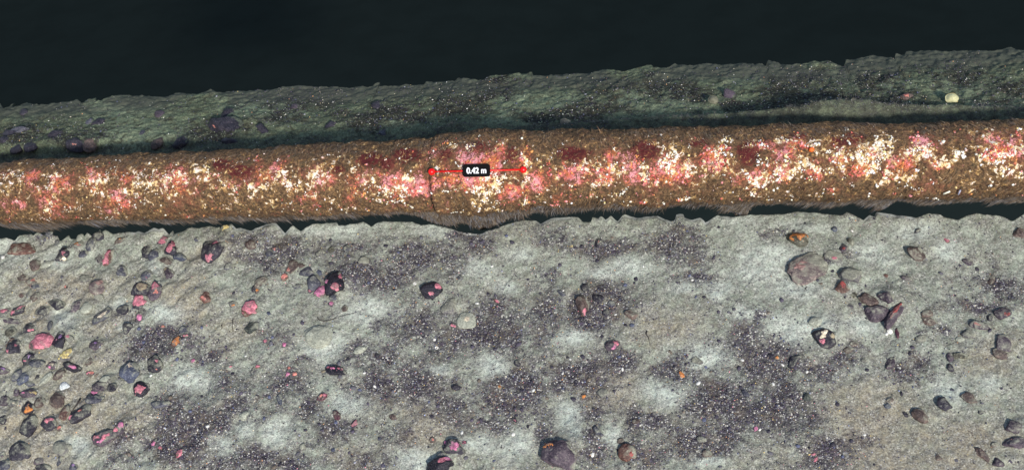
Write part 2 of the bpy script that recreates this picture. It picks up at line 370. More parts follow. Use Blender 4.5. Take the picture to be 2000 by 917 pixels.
STONES = '''
47,487,50,24,-5,rust,.5||wedge shaped rusty brown stone|rusty wedge stone
126,496,25,27,80,char,.8|.1,-.2,.35,pink;.1,-.95,.4,cream
68,517,22,22,0,brown,.5|
95,516,34,12,15,silt,.4|
45,541,20,14,25,brown,.4|
63,550,24,14,10,brown,.5|.3,.3,.5,salmon
71,559,18,10,0,slate,.4|
21,547,16,8,20,grey,.3|
58,573,18,12,80,grey,.5|
42,576,10,9,0,brown,.4|
70,579,22,14,40,brown,.5|
86,605,28,20,0,char,.4|
111,594,32,20,-15,char,.5|
39,606,38,15,32,char,.6|.2,.2,.5,pink;-.6,-.3,.3,pink
10,606,24,10,10,plum,.4|0,0,.6,pink
22,626,38,12,-3,plum,.4|
21,647,23,16,35,olive,.4|
60,641,22,23,60,char,.6|.1,-.6,.5,pink
101,639,22,12,75,slate,.7|
24,666,24,14,15,rust,.5|
31,676,32,26,10,char,.7|-.5,-.6,.3,pink;.3,0,.25,pink
85,667,50,29,12,pinkish,.8|0,0,1.15,pink||bright pink folded rock
119,665,30,24,62,black,.8|.3,.2,.3,violet;-.3,-.2,.35,hot
136,662,22,13,-30,grey,.5|0,.2,.6,pink
97,458,14,10,0,slate,.6|
112,473,16,9,60,slate,.5|
154,479,22,15,0,grey,.5|-.3,.3,.3,orange;.3,-.1,.4,salmon
194,462,20,22,60,char,.6|
178,476,25,16,70,slate,.6|
164,495,17,13,0,slate,.5|
158,464,14,14,0,silt,.5|
196,503,19,17,0,plum,.4|
216,503,34,18,68,rust,.7|-.3,.5,.75,pink;-.6,-.2,.5,pink;-.3,-.7,.5,pink||arc shaped pink crusted stone
236,469,28,12,35,brown,.5|0,.2,.35,orange
240,529,21,18,0,slate,.7|
194,559,36,30,45,pinkish,.6|.3,.3,.4,dusty||smooth pinkish dome stone
168,543,26,14,0,grey,.3|
194,581,18,14,-10,grey,.5|
150,598,28,18,55,plum,.6|
170,601,24,22,0,silt,.5|
200,617,44,20,40,slate,.5|0,.1,.4,cream
242,607,28,18,25,char,.7|
189,673,26,20,0,plum,.6|0,.2,.4,violet
128,560,10,8,0,brown,.3|0,0,.6,salmon
249,641,21,20,0,char,.6|
290,490,28,22,60,char,.6|
302,496,26,20,20,slate,.7|
320,473,26,17,30,plum,.6|-.2,.1,.8,pink
337,485,32,24,50,char,.7|.3,.5,.5,pink;-.2,-.3,.55,pink
353,501,26,18,0,blue,.5|
326,509,27,12,-4,brown,.5|
331,533,26,20,-65,plum,.7|-.5,.5,.35,sand
289,538,27,18,25,slate,.7|.1,-.7,.22,pink
417,488,48,38,62,char,.85|.35,.7,.35,pink;-.2,-.85,.4,pink||black rock with pink at its top and foot
280,567,38,26,0,char,.8|.1,.4,.55,sand||boulder with a sandy cap
275,588,36,30,42,char,.8|0,0,.85,pink
306,572,34,26,70,plum,.7|.1,.6,.45,pink;.2,-.3,.25,salmon
274,622,24,16,80,plum,.5|0,.1,.5,hot
403,580,28,22,-20,rust,.6|-.2,-.3,.35,salmon
489,602,34,28,40,rust,.7|0,0,1.2,pink||pink crusted lump
492,639,28,20,20,green,.5|
491,478,22,18,0,brown,.7|
448,519,22,11,30,slate,.3|
361,643,20,14,0,slate,.7|
346,667,22,15,58,rust,.6|0,0,.9,orange
363,656,12,7,0,brown,.4|0,0,.9,pink
319,637,10,6,20,brown,.4|0,0,.9,salmon
383,467,10,8,0,slate,.6|
444,448,25,13,0,olive,.6|-.2,.2,.6,yellow
455,593,18,12,0,grey,.4|.2,-.6,.3,orange
281,608,20,18,40,char,.4|
496,562,16,9,80,char,.6|
59,703,28,23,60,char,.8|.1,.4,.25,violet;-.5,-.1,.2,pink
76,711,30,17,-5,slate,.6|
132,692,30,20,58,grey,.6|0,0,.95,yellow||yellow crusted stone
8,721,24,18,0,plum,.7|.1,0,.4,violet
37,729,34,16,35,slate,.7|
50,738,36,18,42,blue,.7|
103,714,22,17,15,plum,.6|0,0,.5,cream;-.1,-.5,.3,hot
91,741,34,12,46,silt,.6|
75,738,12,7,48,char,.6|
119,730,28,18,60,brown,.7|
143,717,38,15,-14,char,.8|.2,-.1,.4,hot||low dark stone with a pink spot
129,755,22,19,0,white,.5|||flat white stone
60,750,20,10,0,slate,.6|
59,767,34,18,-10,plum,.8|-.6,-.1,.35,hot;.6,0,.2,yellow
33,763,18,12,75,plum,.7|0,0,.3,violet
27,786,18,14,0,grey,.6|.2,-.2,.4,cream
10,782,22,20,40,plum,.5|
115,779,33,29,30,brown,.85|||round dark brown dome stone
60,795,31,25,48,char,.8|.1,-.4,.65,orange
81,787,24,18,55,brown,.7|
58,832,42,31,70,char,.75|||tall charcoal cobble
98,829,29,25,-10,char,.8|.1,.6,.45,pink
118,835,12,12,0,brown,.6|0,0,.6,salmon
128,805,30,16,65,rust,.5|
160,806,52,24,28,char,.7|-.7,-.3,.3,pink;.0,.35,.35,salmon||long dark stone with a pink left end
178,706,22,11,45,brown,.5|
177,728,16,12,0,brown,.5|-.3,0,.5,pink;.5,0,.45,salmon
196,756,29,20,0,plum,.6|
187,767,14,13,-30,char,.6|0,0,.9,hot
189,781,36,15,8,slate,.6|
206,741,20,12,10,silt,.4|
43,880,46,38,30,char,.7|||rough dark boulder near the lower left corner
123,875,34,28,-20,grey,.6|
10,907,26,24,0,slate,.6|
79,899,21,18,0,plum,.6|
86,912,30,16,0,char,.5|
6,818,20,20,0,char,.7|
5,886,10,12,0,slate,.5|
144,909,18,16,0,slate,.6|.1,.2,.25,violet
118,897,24,10,80,slate,.3|
207,856,52,26,14,plum,.7|-.6,.2,.3,pink;.1,.1,.4,pink;-.2,-.4,.3,hot
237,839,28,22,48,plum,.6|.2,.3,.55,hot;-.5,-.2,.35,pink
221,757,18,16,0,char,.5|
257,725,40,36,60,blue,.7|.0,.5,.22,cream||large slate blue boulder
279,756,36,27,32,black,.8|0,-.3,.6,pink
305,712,34,28,80,char,.5|.4,.4,.2,pink;.3,-.7,.15,salmon
378,704,11,8,0,plum,.5|0,0,.8,hot
315,788,38,13,9,slate,.6|
301,864,18,11,68,plum,.6|0,-.4,.7,hot
352,884,22,12,62,rust,.6|0,0,1.0,pink
313,873,8,7,0,rust,.6|0,0,1.2,pink
478,811,22,16,20,silt,.6|
449,717,14,10,0,silt,.5|.3,.2,.5,pink
496,720,18,10,75,char,.5|
657,551,50,40,24,black,.9|.6,.6,.3,pink;.2,-.7,.3,pink;-.7,-.1,.2,hot||big black rock with pink edges
627,569,27,19,38,pinkish,.7|0,0,1.2,hot
614,550,30,26,30,slate,.7|
601,530,27,20,-10,slate,.5|
573,520,34,20,64,brown,.7|-.7,-.4,.35,salmon
557,541,16,13,60,rust,.6|0,0,.8,salmon
510,552,30,20,35,brown,.4|
582,559,21,12,0,slate,.4|
606,567,10,9,0,plum,.6|0,0,.8,pink
652,580,18,13,0,slate,.5|
648,593,14,12,0,plum,.6|0,.1,.7,hot
626,494,19,14,10,grey,.5|
648,487,14,12,70,olive,.6|
678,484,14,12,0,slate,.5|
711,511,20,18,40,grey,.4|
528,494,18,16,0,slate,.6|
538,487,11,8,25,plum,.5|0,0,.9,salmon
626,533,14,12,0,blue,.5|
674,602,14,11,60,brown,.5|
626,655,54,46,20,silt,.55|||large pale silt covered mound
555,673,11,8,45,plum,.5|0,0,.9,hot
518,666,9,8,0,plum,.5|0,0,.9,pink
590,518,18,10,0,brown,.5|
525,611,9,8,0,blue,.6|
504,568,12,12,0,brown,.5|0,0,.5,orange
844,567,40,32,-15,black,.95|.05,-.55,.36,pink;.6,.3,.16,pink||black stone with one pink spot
877,597,32,28,15,grey,.6|||grey stone sunk in silt
912,624,36,32,0,silt,.25|0,0,.35,cream||pale sponge disc
885,635,13,8,-40,plum,.5|0,0,1.1,pink
898,543,14,13,0,slate,.4|
970,587,15,8,-30,rust,.5|0,0,.8,pink
658,724,40,20,-18,black,.8|-.7,.4,.22,pink;.4,.2,.3,pink;-.3,.2,.2,hot||low black stone with pink flecks
632,773,27,15,22,maroon,.6|.3,.2,.5,pink;-.5,.1,.4,salmon
658,809,21,15,-60,maroon,.5|
693,828,19,13,65,plum,.5|0,0,.8,pink
562,730,12,9,30,plum,.6|0,0,1.1,hot
576,729,10,8,0,plum,.6|0,0,1.1,salmon
565,718,9,7,0,plum,.6|0,0,.9,salmon
631,724,9,8,0,tan,.6|
504,716,9,6,0,rust,.5|0,0,.9,pink
681,703,8,8,0,char,.5|
704,682,27,14,20,silt,.5|
739,693,12,10,0,char,.6|
547,779,20,12,-70,blue,.5|
592,871,14,12,75,grey,.5|
652,877,9,8,0,blue,.6|
741,855,9,8,0,slate,.5|
862,910,56,34,15,black,.95|.1,.5,.25,pink;.45,.6,.2,hot||black boulder with a pink streak cut by the bottom edge
890,874,42,30,-8,char,.6|0,0,.6,hot;.55,.3,.25,pink||dark stone with a bright pink centre
871,864,10,10,0,plum,.6|0,0,.9,hot
909,867,9,8,0,plum,.6|0,0,.8,pink
865,889,18,14,0,slate,.6|
893,755,21,13,20,char,.7|
768,813,15,13,0,brown,.5|
846,858,14,12,0,brown,.6|0,0,.4,salmon
976,754,8,7,0,tan,.6|0,0,.8,orange
1141,594,44,28,-68,brown,.9|.0,-.85,.5,pink||brown block with a pink lower end
1169,584,24,22,0,char,.6|
1145,563,18,16,0,char,.5|
1236,613,32,19,-14,brown,.6|
1198,672,30,25,0,plum,.7|.4,.2,.4,pink;.1,-.6,.3,hot
1168,474,18,12,75,char,.6|.2,0,.3,salmon
1097,571,17,10,-30,slate,.6|
1136,481,8,7,0,char,.6|
1115,481,8,6,0,olive,.5|0,0,.8,yellow
1184,611,14,12,0,char,.6|
1194,592,15,12,0,slate,.6|
1235,634,10,8,0,blue,.6|
1222,634,7,6,0,char,.6|
1558,466,46,28,-8,olive,.8|-.1,.45,.95,orange||orange topped olive stone
1576,524,70,54,30,pinkish,.36|-.4,.1,.32,dusty||broad flat pinkish slab
1627,503,38,22,-10,grey,.4|0,-.4,.25,pink
1647,486,18,15,0,plum,.7|.1,-.3,.5,red
1660,538,42,28,5,grey,.65|
1645,559,28,25,0,rust,.75|.1,0,.5,red||round rusty red stone
1606,523,20,17,0,grey,.5|
1696,585,40,19,-28,brown,.75|
1730,585,36,18,-20,plum,.75|
1716,611,56,28,4,plum,.8|||wide plum grey boulder
1744,617,58,22,54,plum,.8|.1,.3,.3,red;-.3,0,.3,dusty||leaning dark plum slab stone with red streaks
1608,659,48,37,-8,char,.85|-.1,.0,.45,cream;.6,0,.25,sand;-.3,-.6,.35,pink;.1,.4,.25,cream||dark cobble with cream and pink blotches
1593,628,26,19,15,silt,.5|
1631,447,14,12,0,blue,.7|
1662,474,18,12,-60,olive,.5|
1730,538,9,7,0,rust,.5|
1597,547,7,6,0,slate,.6|
1667,574,16,13,10,olive,.5|
1662,597,10,9,0,grey,.5|
1668,671,17,12,0,brown,.4|
1789,492,38,27,-38,brown,.75|||brown wedge stone with a dark left rim
1994,454,30,20,10,brown,.7|
1792,451,15,8,30,char,.6|
1848,470,13,8,-30,rust,.5|0,0,1.1,pink
1889,511,21,12,-22,plum,.5|
1908,525,9,8,0,char,.5|
1936,547,20,14,70,brown,.5|
1810,613,22,15,0,brown,.5|
1814,627,32,15,-12,brown,.6|
1958,612,32,21,12,plum,.7|.3,-.4,.3,red
1934,621,13,12,0,char,.6|
1914,636,42,14,-10,plum,.5|-.4,.1,.3,salmon
1891,649,27,20,0,grey,.5|
1959,671,38,32,-50,plum,.5|||flat plum brown stone near the right edge
1771,543,22,10,-25,plum,.5|
1753,650,20,10,-80,maroon,.6|
1876,662,18,12,0,silt,.4|
1798,660,22,16,0,grey,.4|
1094,884,68,56,-8,plum,.95|-.65,.5,.22,orange||large square dark brown boulder
1226,884,38,32,-40,rust,.8|.4,-.2,.3,red||round dark red brown boulder
1166,842,19,12,-65,slate,.7|
1178,767,25,19,0,grey,.5|
1140,774,13,12,0,brown,.5|0,0,.7,orange
1006,818,15,11,-60,char,.6|0,-.5,.4,pink
1243,821,17,11,10,brown,.6|
1011,709,14,12,0,char,.6|
1056,782,11,9,0,slate,.5|
1214,860,17,12,0,brown,.5|
1331,730,15,9,-55,brown,.5|0,0,1.2,orange||thin orange shard
1339,711,9,6,75,char,.6|
1362,703,22,16,0,grey,.4|
1457,767,18,12,-50,slate,.6|
1476,836,10,8,40,plum,.6|0,0,1.2,hot
1381,884,19,14,0,brown,.4|
1370,857,19,12,0,grey,.4|
1369,783,12,8,0,slate,.5|
1552,703,32,21,40,char,.7|
1578,775,17,14,0,green,.8|||small green black half disc stone
1507,694,16,12,0,char,.6|
1518,697,9,8,0,tan,.5|0,0,.9,orange
1657,682,20,14,0,brown,.4|
1741,706,30,20,70,plum,.5|
1734,791,13,12,0,blue,.6|
1738,780,15,10,0,brown,.6|
1594,896,15,8,58,maroon,.5|0,0,1.2,pink
1590,886,11,5,15,maroon,.5|0,0,1.2,pink
1688,703,14,9,0,grey,.5|
1508,750,11,9,0,grey,.6|
1855,697,19,16,80,plum,.75|||egg shaped plum stone
1876,694,29,12,-3,olive,.7|
1857,717,18,13,-42,char,.75|
1844,788,32,25,-18,char,.8|||rough pitted charcoal stone
1798,811,37,22,-28,brown,.75|||brown lozenge stone
1893,776,34,20,-20,brown,.45|
1982,834,36,23,-10,plum,.6|
1980,859,46,29,-5,plum,.7|-.5,.2,.2,red||big plum stone at the right edge
1948,900,23,20,0,plum,.7|
1918,886,36,16,-52,brown,.6|
1916,804,11,9,0,char,.5|
1942,869,15,11,0,brown,.5|
1768,807,15,10,-30,char,.5|
1859,761,9,8,0,slate,.6|
1953,690,32,20,-20,brown,.5|
1835,892,17,12,0,brown,.4|
'''
FARSTONES = '''
24,262,30,18,25,char,.6|
10,274,18,14,40,char,.6|
42,257,34,10,12,slate,.5|
35,291,20,18,0,char,.6|
62,289,23,18,0,char,.6|
108,263,34,13,25,char,.5|
174,238,13,14,0,slate,.5|
194,240,24,15,0,char,.6|
150,284,34,22,-15,char,.6|.1,-.2,.25,salmon
181,286,28,20,50,brown,.5|
312,226,20,18,60,plum,.4|
309,280,22,18,70,brown,.6|
279,260,15,13,0,slate,.5|
356,277,32,16,40,char,.7|||dark pointed stone on the far bank
441,248,60,32,-8,char,.6|-.6,-.3,.2,salmon||large dark rock on the far bank
447,223,24,18,55,char,.5|
450,275,30,12,-5,char,.5|
49,219,17,13,0,char,.4|
516,255,34,13,-42,char,.7|
646,247,19,16,0,char,.5|
737,207,20,17,0,char,.4|
748,260,17,12,0,slate,.5|
578,209,18,12,0,plum,.4|
1424,188,28,22,75,plum,.2|
1770,189,24,15,0,brown,.6|0,0,.5,salmon
1107,238,21,13,5,tan,.6|||tan capped stone behind the pipe
'''
def parse(txt):
    out = []
    for ln in txt.strip().splitlines():
        f = ln.split('|')
        a = f[0].split(',')
        cr_ = [tuple([float(v) for v in c.split(',')[:3]] + [c.split(',')[3]]) for c in f[1].split(';') if c] if len(f) > 1 else []
        lm = f[3] if len(f) > 3 else ''
        own = f[2] if len(f) > 2 else ''
        own, lm = own or lm, lm or own
        out.append(dict(x=float(a[0]), y=float(a[1]), w=float(a[2]), h=float(a[3]), ang=float(a[4]), col=a[5], rel=float(a[6]), crust=cr_, own=own, lm=lm))
    return out
FR_ST = parse(STONES); FA_ST = parse(FARSTONES)
def locate(px, py, far, up=0.0):
    z = 0.0
    for _ in range(8):
        P = onz(px, py, z)
        z = float(base_far(P[0], P[1]) if far else base_front(P[0], P[1])) + up
    return P
def world_ellipse(s, far):
    P = locate(s['x'], s['y'], far)
    t = math.radians(s['ang'])
    ma = onz(s['x'] + math.cos(t) * s['w'] / 2, s['y'] - math.sin(t) * s['w'] / 2, P[2]) - P
    mi = onz(s['x'] - math.sin(t) * s['h'] / 2, s['y'] - math.cos(t) * s['h'] / 2, P[2]) - P
    a = np.linalg.norm(ma) * 1.08; b = np.linalg.norm(mi) * 1.04
    ht = s['rel'] * .72 * math.sqrt(a * b)
    s.update(P=P, a=a, b=b, rot=math.atan2(ma[1], ma[0]), ht=ht, far=far)
    return s
for s in FR_ST: world_ellipse(s, False)
for s in FA_ST:
    s['w'] *= 1.1; s['h'] *= 1.1; s['rel'] = min(1, s['rel'] * 1.35); world_ellipse(s, True)

# ------------------------------------------------------------------ patches of gravel, pale silt and brown silt (photo x, y, rx, ry)
PALE = '965,718,32,26 925,525,40,17 845,455,44,22 640,685,48,26 700,445,55,20 730,600,40,28 540,840,32,36 675,785,36,30 375,740,42,22 350,760,26,18 430,870,28,26 480,832,26,20 1860,495,22,26 1112,812,30,28 1122,840,20,16 1440,425,55,30 1300,765,42,28 1390,700,45,24 1010,870,34,30 1500,500,60,30 1550,565,50,24 1560,640,70,26 1110,655,38,16 320,610,26,24 150,865,28,20 110,500,24,16 15,490,26,26 1230,525,50,22 1170,535,36,14 1480,535,60,26 1710,500,40,24 1790,450,50,18 1450,612,30,16 1860,760,40,30 700,620,30,22 240,640,16,10 1020,500,30,16 985,560,24,14 930,870,40,18 820,890,50,20 1690,640,40,20 1930,740,30,18 1400,560,40,16 1330,560,26,14 610,450,40,12 1570,440,60,12 120,620,22,26 230,600,20,10 300,520,20,14 470,450,20,8 1390,905,30,14 1200,850,20,20 860,720,24,10'
GRAV = '500,500,60,36 560,490,46,24 730,540,70,36 690,480,56,26 810,505,60,26 900,480,60,16 890,520,40,22 800,632,56,44 950,600,32,30 940,650,66,34 870,680,66,28 820,740,66,38 1000,640,46,40 1050,620,42,46 1030,745,44,50 985,775,34,50 900,800,56,36 960,825,50,28 300,650,66,40 350,670,56,34 270,680,44,40 400,700,54,28 430,740,50,26 340,850,80,60 330,800,56,30 400,820,66,36 450,785,56,28 450,895,66,30 250,895,54,28 520,735,44,38 560,765,56,40 515,890,60,34 610,800,44,26 590,900,54,28 650,855,44,30 720,760,54,36 700,702,54,18 770,710,44,28 1100,470,56,26 1180,480,60,26 1230,490,50,18 1300,470,54,28 1330,492,56,26 1350,545,44,18 1185,598,56,32 1130,620,44,28 1130,735,54,36 1210,705,44,26 1310,722,54,22 1385,765,66,50 1440,700,54,38 1450,655,46,36 1475,620,34,20 1505,705,64,40 1535,765,66,50 1480,805,80,50 1420,845,66,36 1560,825,56,46 1595,875,56,38 1345,860,44,26 1270,822,44,26 1260,885,56,26 1170,800,34,18 1405,890,30,16 1620,712,50,22 1780,722,44,22 1900,600,66,14 1950,560,44,20 1170,870,40,40 530,650,30,22 580,700,40,10 720,900,50,20 780,850,50,26 1060,830,20,26 1690,850,24,10 1830,650,40,16 1520,460,36,16 90,460,40,8 1640,520,44,10 1070,540,30,22 200,900,30,14 230,860,34,26'
BROWN = '1700,850,70,50 1740,800,50,30 1750,895,60,30 1670,800,50,26 460,650,46,30 1800,850,56,30 1850,900,60,22 150,820,70,36 60,830,70,36 100,560,110,30 250,560,80,30 60,620,60,40 200,640,60,26 120,700,110,30 160,760,60,40 60,900,60,30 250,820,50,30 400,600,60,40 1200,760,50,30 1300,640,60,30 1600,870,40,20 1900,850,60,30 1950,700,50,40 840,840,60,40 400,500,60,30 690,900,40,20 350,560,50,30 1700,760,60,24'
FGRAV = '850,190,70,20 900,205,56,20 1200,182,70,22 1270,170,44,18 1350,190,44,20 1560,160,80,24 1540,200,64,18 1700,150,66,24 1750,185,56,18 1900,150,56,18 620,200,70,18 700,230,64,18 560,232,44,14 1050,232,44,14 1130,220,66,14 780,225,50,14 1960,180,50,26 1450,200,40,14 1640,180,50,14 130,275,60,20 50,265,60,20 430,250,60,20 650,170,40,10 960,180,40,20'
FPALE = '560,225,40,16 250,270,60,20 230,215,60,14 990,230,40,12 1010,195,30,14 1240,205,40,10 1330,205,46,14 1900,170,40,16 1950,200,40,12 1560,185,24,8 1730,165,40,10 760,240,40,10 510,205,50,18 320,255,40,16 1460,150,40,12 1650,150,24,8 1840,160,30,10 1100,200,40,14'
def blobs(t): return [tuple(float(v) for v in p.split(',')) for p in t.split()]
def field(px, py, B, warp=0.0, fat=1.0):
    f = np.zeros_like(px)
    if warp:
        wx = (fbm(px, py, .012, 5, 301, .65) - .5) * warp; wy = (fbm(px, py, .012, 5, 302, .65) - .5) * warp
        px = px + wx; py = py + wy
    for x, y, rx, ry in blobs(B):
        d2 = ((px - x) / rx / fat) ** 2 + ((py - y) / ry / fat) ** 2
        f = np.maximum(f, np.exp(-d2 * .9))
    return f

def build_sheet(name, far):
    nx = int((X1 - X0) / .0062)
    X = np.linspace(X0, X1, nx)
    if far:
        Ye = np.interp(X, faredge[:, 0], faredge[:, 1]); Y0 = np.full(nx, .05); ny = 150
        t = np.linspace(0, 1, ny)
        Y = Y0[:, None] + (Ye - Y0)[:, None] * t[None, :]
    else:
        Ye = np.interp(X, front[:, 0], front[:, 1]); Y0 = np.full(nx, -1.95); ny = 300
        t = np.linspace(0, 1, ny)
        Y = Y0[:, None] + (Ye - Y0)[:, None] * t[None, :]
    XX = np.repeat(X[:, None], ny, 1)
    Z = base_far(XX, Y) if far else base_front(XX, Y)
    # silt banked on the lit side of the stones and scoured on the other
    sh = np.array([-.95, .12]); sa = np.array([.80, .50])
    for s in (FA_ST if far else FR_ST):
        if s['w'] < 11: continue
        P = s['P']; r = max(s['a'], s['b'])
        i0, i1 = np.searchsorted(X, [P[0] - 3.2 * r, P[0] + 3.2 * r])
        if i1 <= i0: continue
        dx = XX[i0:i1] - P[0]; dy = Y[i0:i1] - P[1]
        pit = np.exp(-(((dx - sh[0] * r * .9) ** 2 + (dy - sh[1] * r * .5) ** 2) / (r * .8) ** 2))
        apr = np.exp(-(((dx - sa[0] * r * 1.1) ** 2 + (dy - sa[1] * r * 1.1) ** 2) / (r * 1.1) ** 2))
        Z[i0:i1] += s['ht'] * (.62 * apr - .30 * pit)
    px, py = to_px(np.stack([XX, Y, Z], -1))
    n = (fbm(XX, Y, 5, 4, 41) - .5)
    if far:
        n5 = fbm(XX, Y, 22, 4, 51, .65) - .5; grav = field(px, py, FGRAV, 60, 1.2) * .95 + n * 1.1 + n5 * 1.5; pale = field(px, py, FPALE, 50, 1.3) * .9 + n * .8 + n5 * .7 - .02; brown = n * .8 + n5 * .6
        sm = smooth(.72, .90, t)[None, :] * smooth(.36, .55, fbm(XX, Y, 3, 3, 44) + .15) * np.ones_like(XX)
        sm = np.maximum(sm, .50 * np.exp(-((Y - YC + .06) / .09) ** 2) * (.5 + fbm(XX, Y, 8, 3, 45)))
        grav = np.where(Y < YC + .03, grav * .5 + .30 + n5 * .8, grav)
    else:
        g0 = field(px, py, GRAV, 95, 1.15)
        n5 = fbm(XX, Y, 20, 5, 52, .68) - .5
        outside = (px < -10) | (px > 2010) | (py > 930)
        g0 = np.where(outside, smooth(.45, .65, fbm(XX, Y, 3.2, 3, 46)), g0)
        pale = field(px, py, PALE, 40, 1.0) * 1.15 + n * .7 + n5 * .9 - .10
        grav = g0 * .80 + n * .7 + n5 * 1.05 - .45 * np.clip(pale, 0, 1) + .10 * smooth(300, 700, px) + .22 * smooth(.4, .9, field(px, py, '370,850,130,90 310,660,80,40 450,890,90,50 950,650,70,50  1470,780,110,80 1010,760,70,70', 60)); brown = field(px, py, BROWN, 60, 1.2) * .9 + n * 1.2 + n5 * 1.0 + .25 * smooth(600, 850, py)
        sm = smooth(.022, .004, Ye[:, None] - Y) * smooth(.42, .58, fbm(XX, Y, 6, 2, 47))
    grav = np.clip(grav, 0, 1); pale = np.clip(pale, 0, 1); brown = np.clip(brown, 0, 1)
    # skirt that gives the broken edge its thickness
    out = 1.0
    eX = XX[:, -1:]; eY = Y[:, -1:]; eZ = Z[:, -1:]
    XX2 = np.hstack([XX, eX, eX, eX]); Y2 = np.hstack([Y, eY + .002, eY - .015, eY - .12])
    Z2 = np.hstack([Z, eZ - .006, eZ - .05, eZ - .30])
    rep = lambda A: np.hstack([A, A[:, -1:], A[:, -1:], A[:, -1:]])
    V = np.stack([XX2, Y2, Z2], -1).reshape(-1, 3)
    F_ = grid_faces(nx, ny + 3)
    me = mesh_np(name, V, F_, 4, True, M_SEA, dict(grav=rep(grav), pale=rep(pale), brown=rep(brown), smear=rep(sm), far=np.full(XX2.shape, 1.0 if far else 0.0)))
    link(name, me, kind='structure')
    return dict(X=X, Y=Y, Z=Z, g=grav, Y0=Y0, Ye=Ye, ny=ny, nx=nx)
G_FRONT = build_sheet('seabed', False)
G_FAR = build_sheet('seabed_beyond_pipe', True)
def gsample(G, x, y, key='Z'):
    x = np.asarray(x, float); y = np.asarray(y, float)
    i = np.clip((x - X0) / (X1 - X0) * (G['nx'] - 1), 0, G['nx'] - 1.001); i0 = i.astype(int); fi = i - i0
    ye = np.interp(x, G['X'], G['Ye']); t = np.clip((y - G['Y0'][0]) / (ye - G['Y0'][0]), 0, 1) * (G['ny'] - 1)
    j0 = np.clip(t.astype(int), 0, G['ny'] - 2); fj = t - j0
    A = G[key]
    return (A[i0, j0] * (1 - fi) + A[i0 + 1, j0] * fi) * (1 - fj) + (A[i0, j0 + 1] * (1 - fi) + A[i0 + 1, j0 + 1] * fi) * fj

# added dark backdrop for the empty void below, sloped away to dim it
def backdrop_floor():
    xs = np.concatenate([-np.geomspace(400, 1, 60), np.linspace(-.9, .9, 20), np.geomspace(1, 400, 60)])
    ys = np.concatenate([-np.geomspace(400, 1, 40), np.linspace(-.9, 2.9, 30), 2 + np.geomspace(1, 400, 70)])
    XX, YY = np.meshgrid(xs, ys, indexing='ij')
    Z = -34 - np.maximum(0, YY - 27) * .42 + (fbm(XX, YY, .05, 3, 60) - .5) * 1.0
    me = mesh_np('void_backdrop', np.stack([XX, YY, Z], -1).reshape(-1, 3), grid_faces(len(xs), len(ys)), 4, True, plain('void_dark', (.0125, .0180, .0172), .95, .12, .6, .0))
    link('void_backdrop', me, kind='structure')
backdrop_floor()

# ------------------------------------------------------------------ stones
def ico(n):
    bm = bmesh.new(); bmesh.ops.create_icosphere(bm, subdivisions=n, radius=1)
    bm.verts.ensure_lookup_table()
    V = np.array([v.co[:] for v in bm.verts]); F_ = np.array([[v.index for v in f.verts] for f in bm.faces]); bm.free()
    return V, F_
ICO = {k: ico(k) for k in (1, 2, 3, 4, 5)}
def n3(V, sc, seed):
    return (fbm(V[:, 0] + V[:, 2] * .7, V[:, 1] - V[:, 2] * .6, sc, 3, seed) + fbm(V[:, 2] + 5, V[:, 0] * .8 + V[:, 1] * .5, sc, 3, seed + 9)) - 1.0
def stone_shape(D, seed, flat_top=False, angular=.5):
    r = random.Random(seed)
    rad = np.ones(len(D)) * 1.12
    for _ in range(9):
        n = np.array([r.gauss(0, 1), r.gauss(0, 1), r.gauss(0, .8)]); n /= np.linalg.norm(n)
        c = r.uniform(.62, .98)
        dn = D @ n
        rad = np.minimum(rad, np.where(dn > .05, c / np.maximum(dn, .05), 9))
    rad = angular * rad + (1 - angular) * 1.0
    rad = rad * (1 + .40 * n3(D, 1.3, seed) + .10 * n3(D, 4, seed + 3) + .05 * n3(D, 11, seed + 5))
    return D * rad[:, None]
def word_size(s):
    m = math.sqrt(s['w'] * s['h'])
    return 'tiny' if m < 12 else 'small' if m < 19 else 'middling' if m < 28 else 'large'
def describe(s):
    if s['own']: return s['own']
    d = word_size(s)
    asp = max(s['w'], s['h']) / min(s['w'], s['h'])
    if asp > 1.9: d += ' long'
    elif s['rel'] < .45 : d += ' flat'
    elif asp < 1.2: d += ' round'
    d += ' ' + CNAME[s['col']] + ' stone'
    ks = []
    for c in s['crust']:
        if KNAME[c[3]] not in ks: ks.append(KNAME[c[3]])
    big = any(c[2] >= .85 for c in s['crust'])
    if ks: d += (' crusted ' if big else ' with ') + (' and '.join(ks)) + ('' if big else ' patch' if len(s['crust']) == 1 else ' patches')
    return d
EXTRA_LM = [(1393, 198, 'dull clam'), (1012, 255, 'pipe collar'), (1858, 195, 'pale yellow clam'), (1364, 748, 'larger white shell'), (641, 627, 'thin curved twig')]
LAND = [(s['x'], s['y'], s['lm'] or s['own']) for s in FR_ST + FA_ST if s['own']] + EXTRA_LM
LABELS = set()
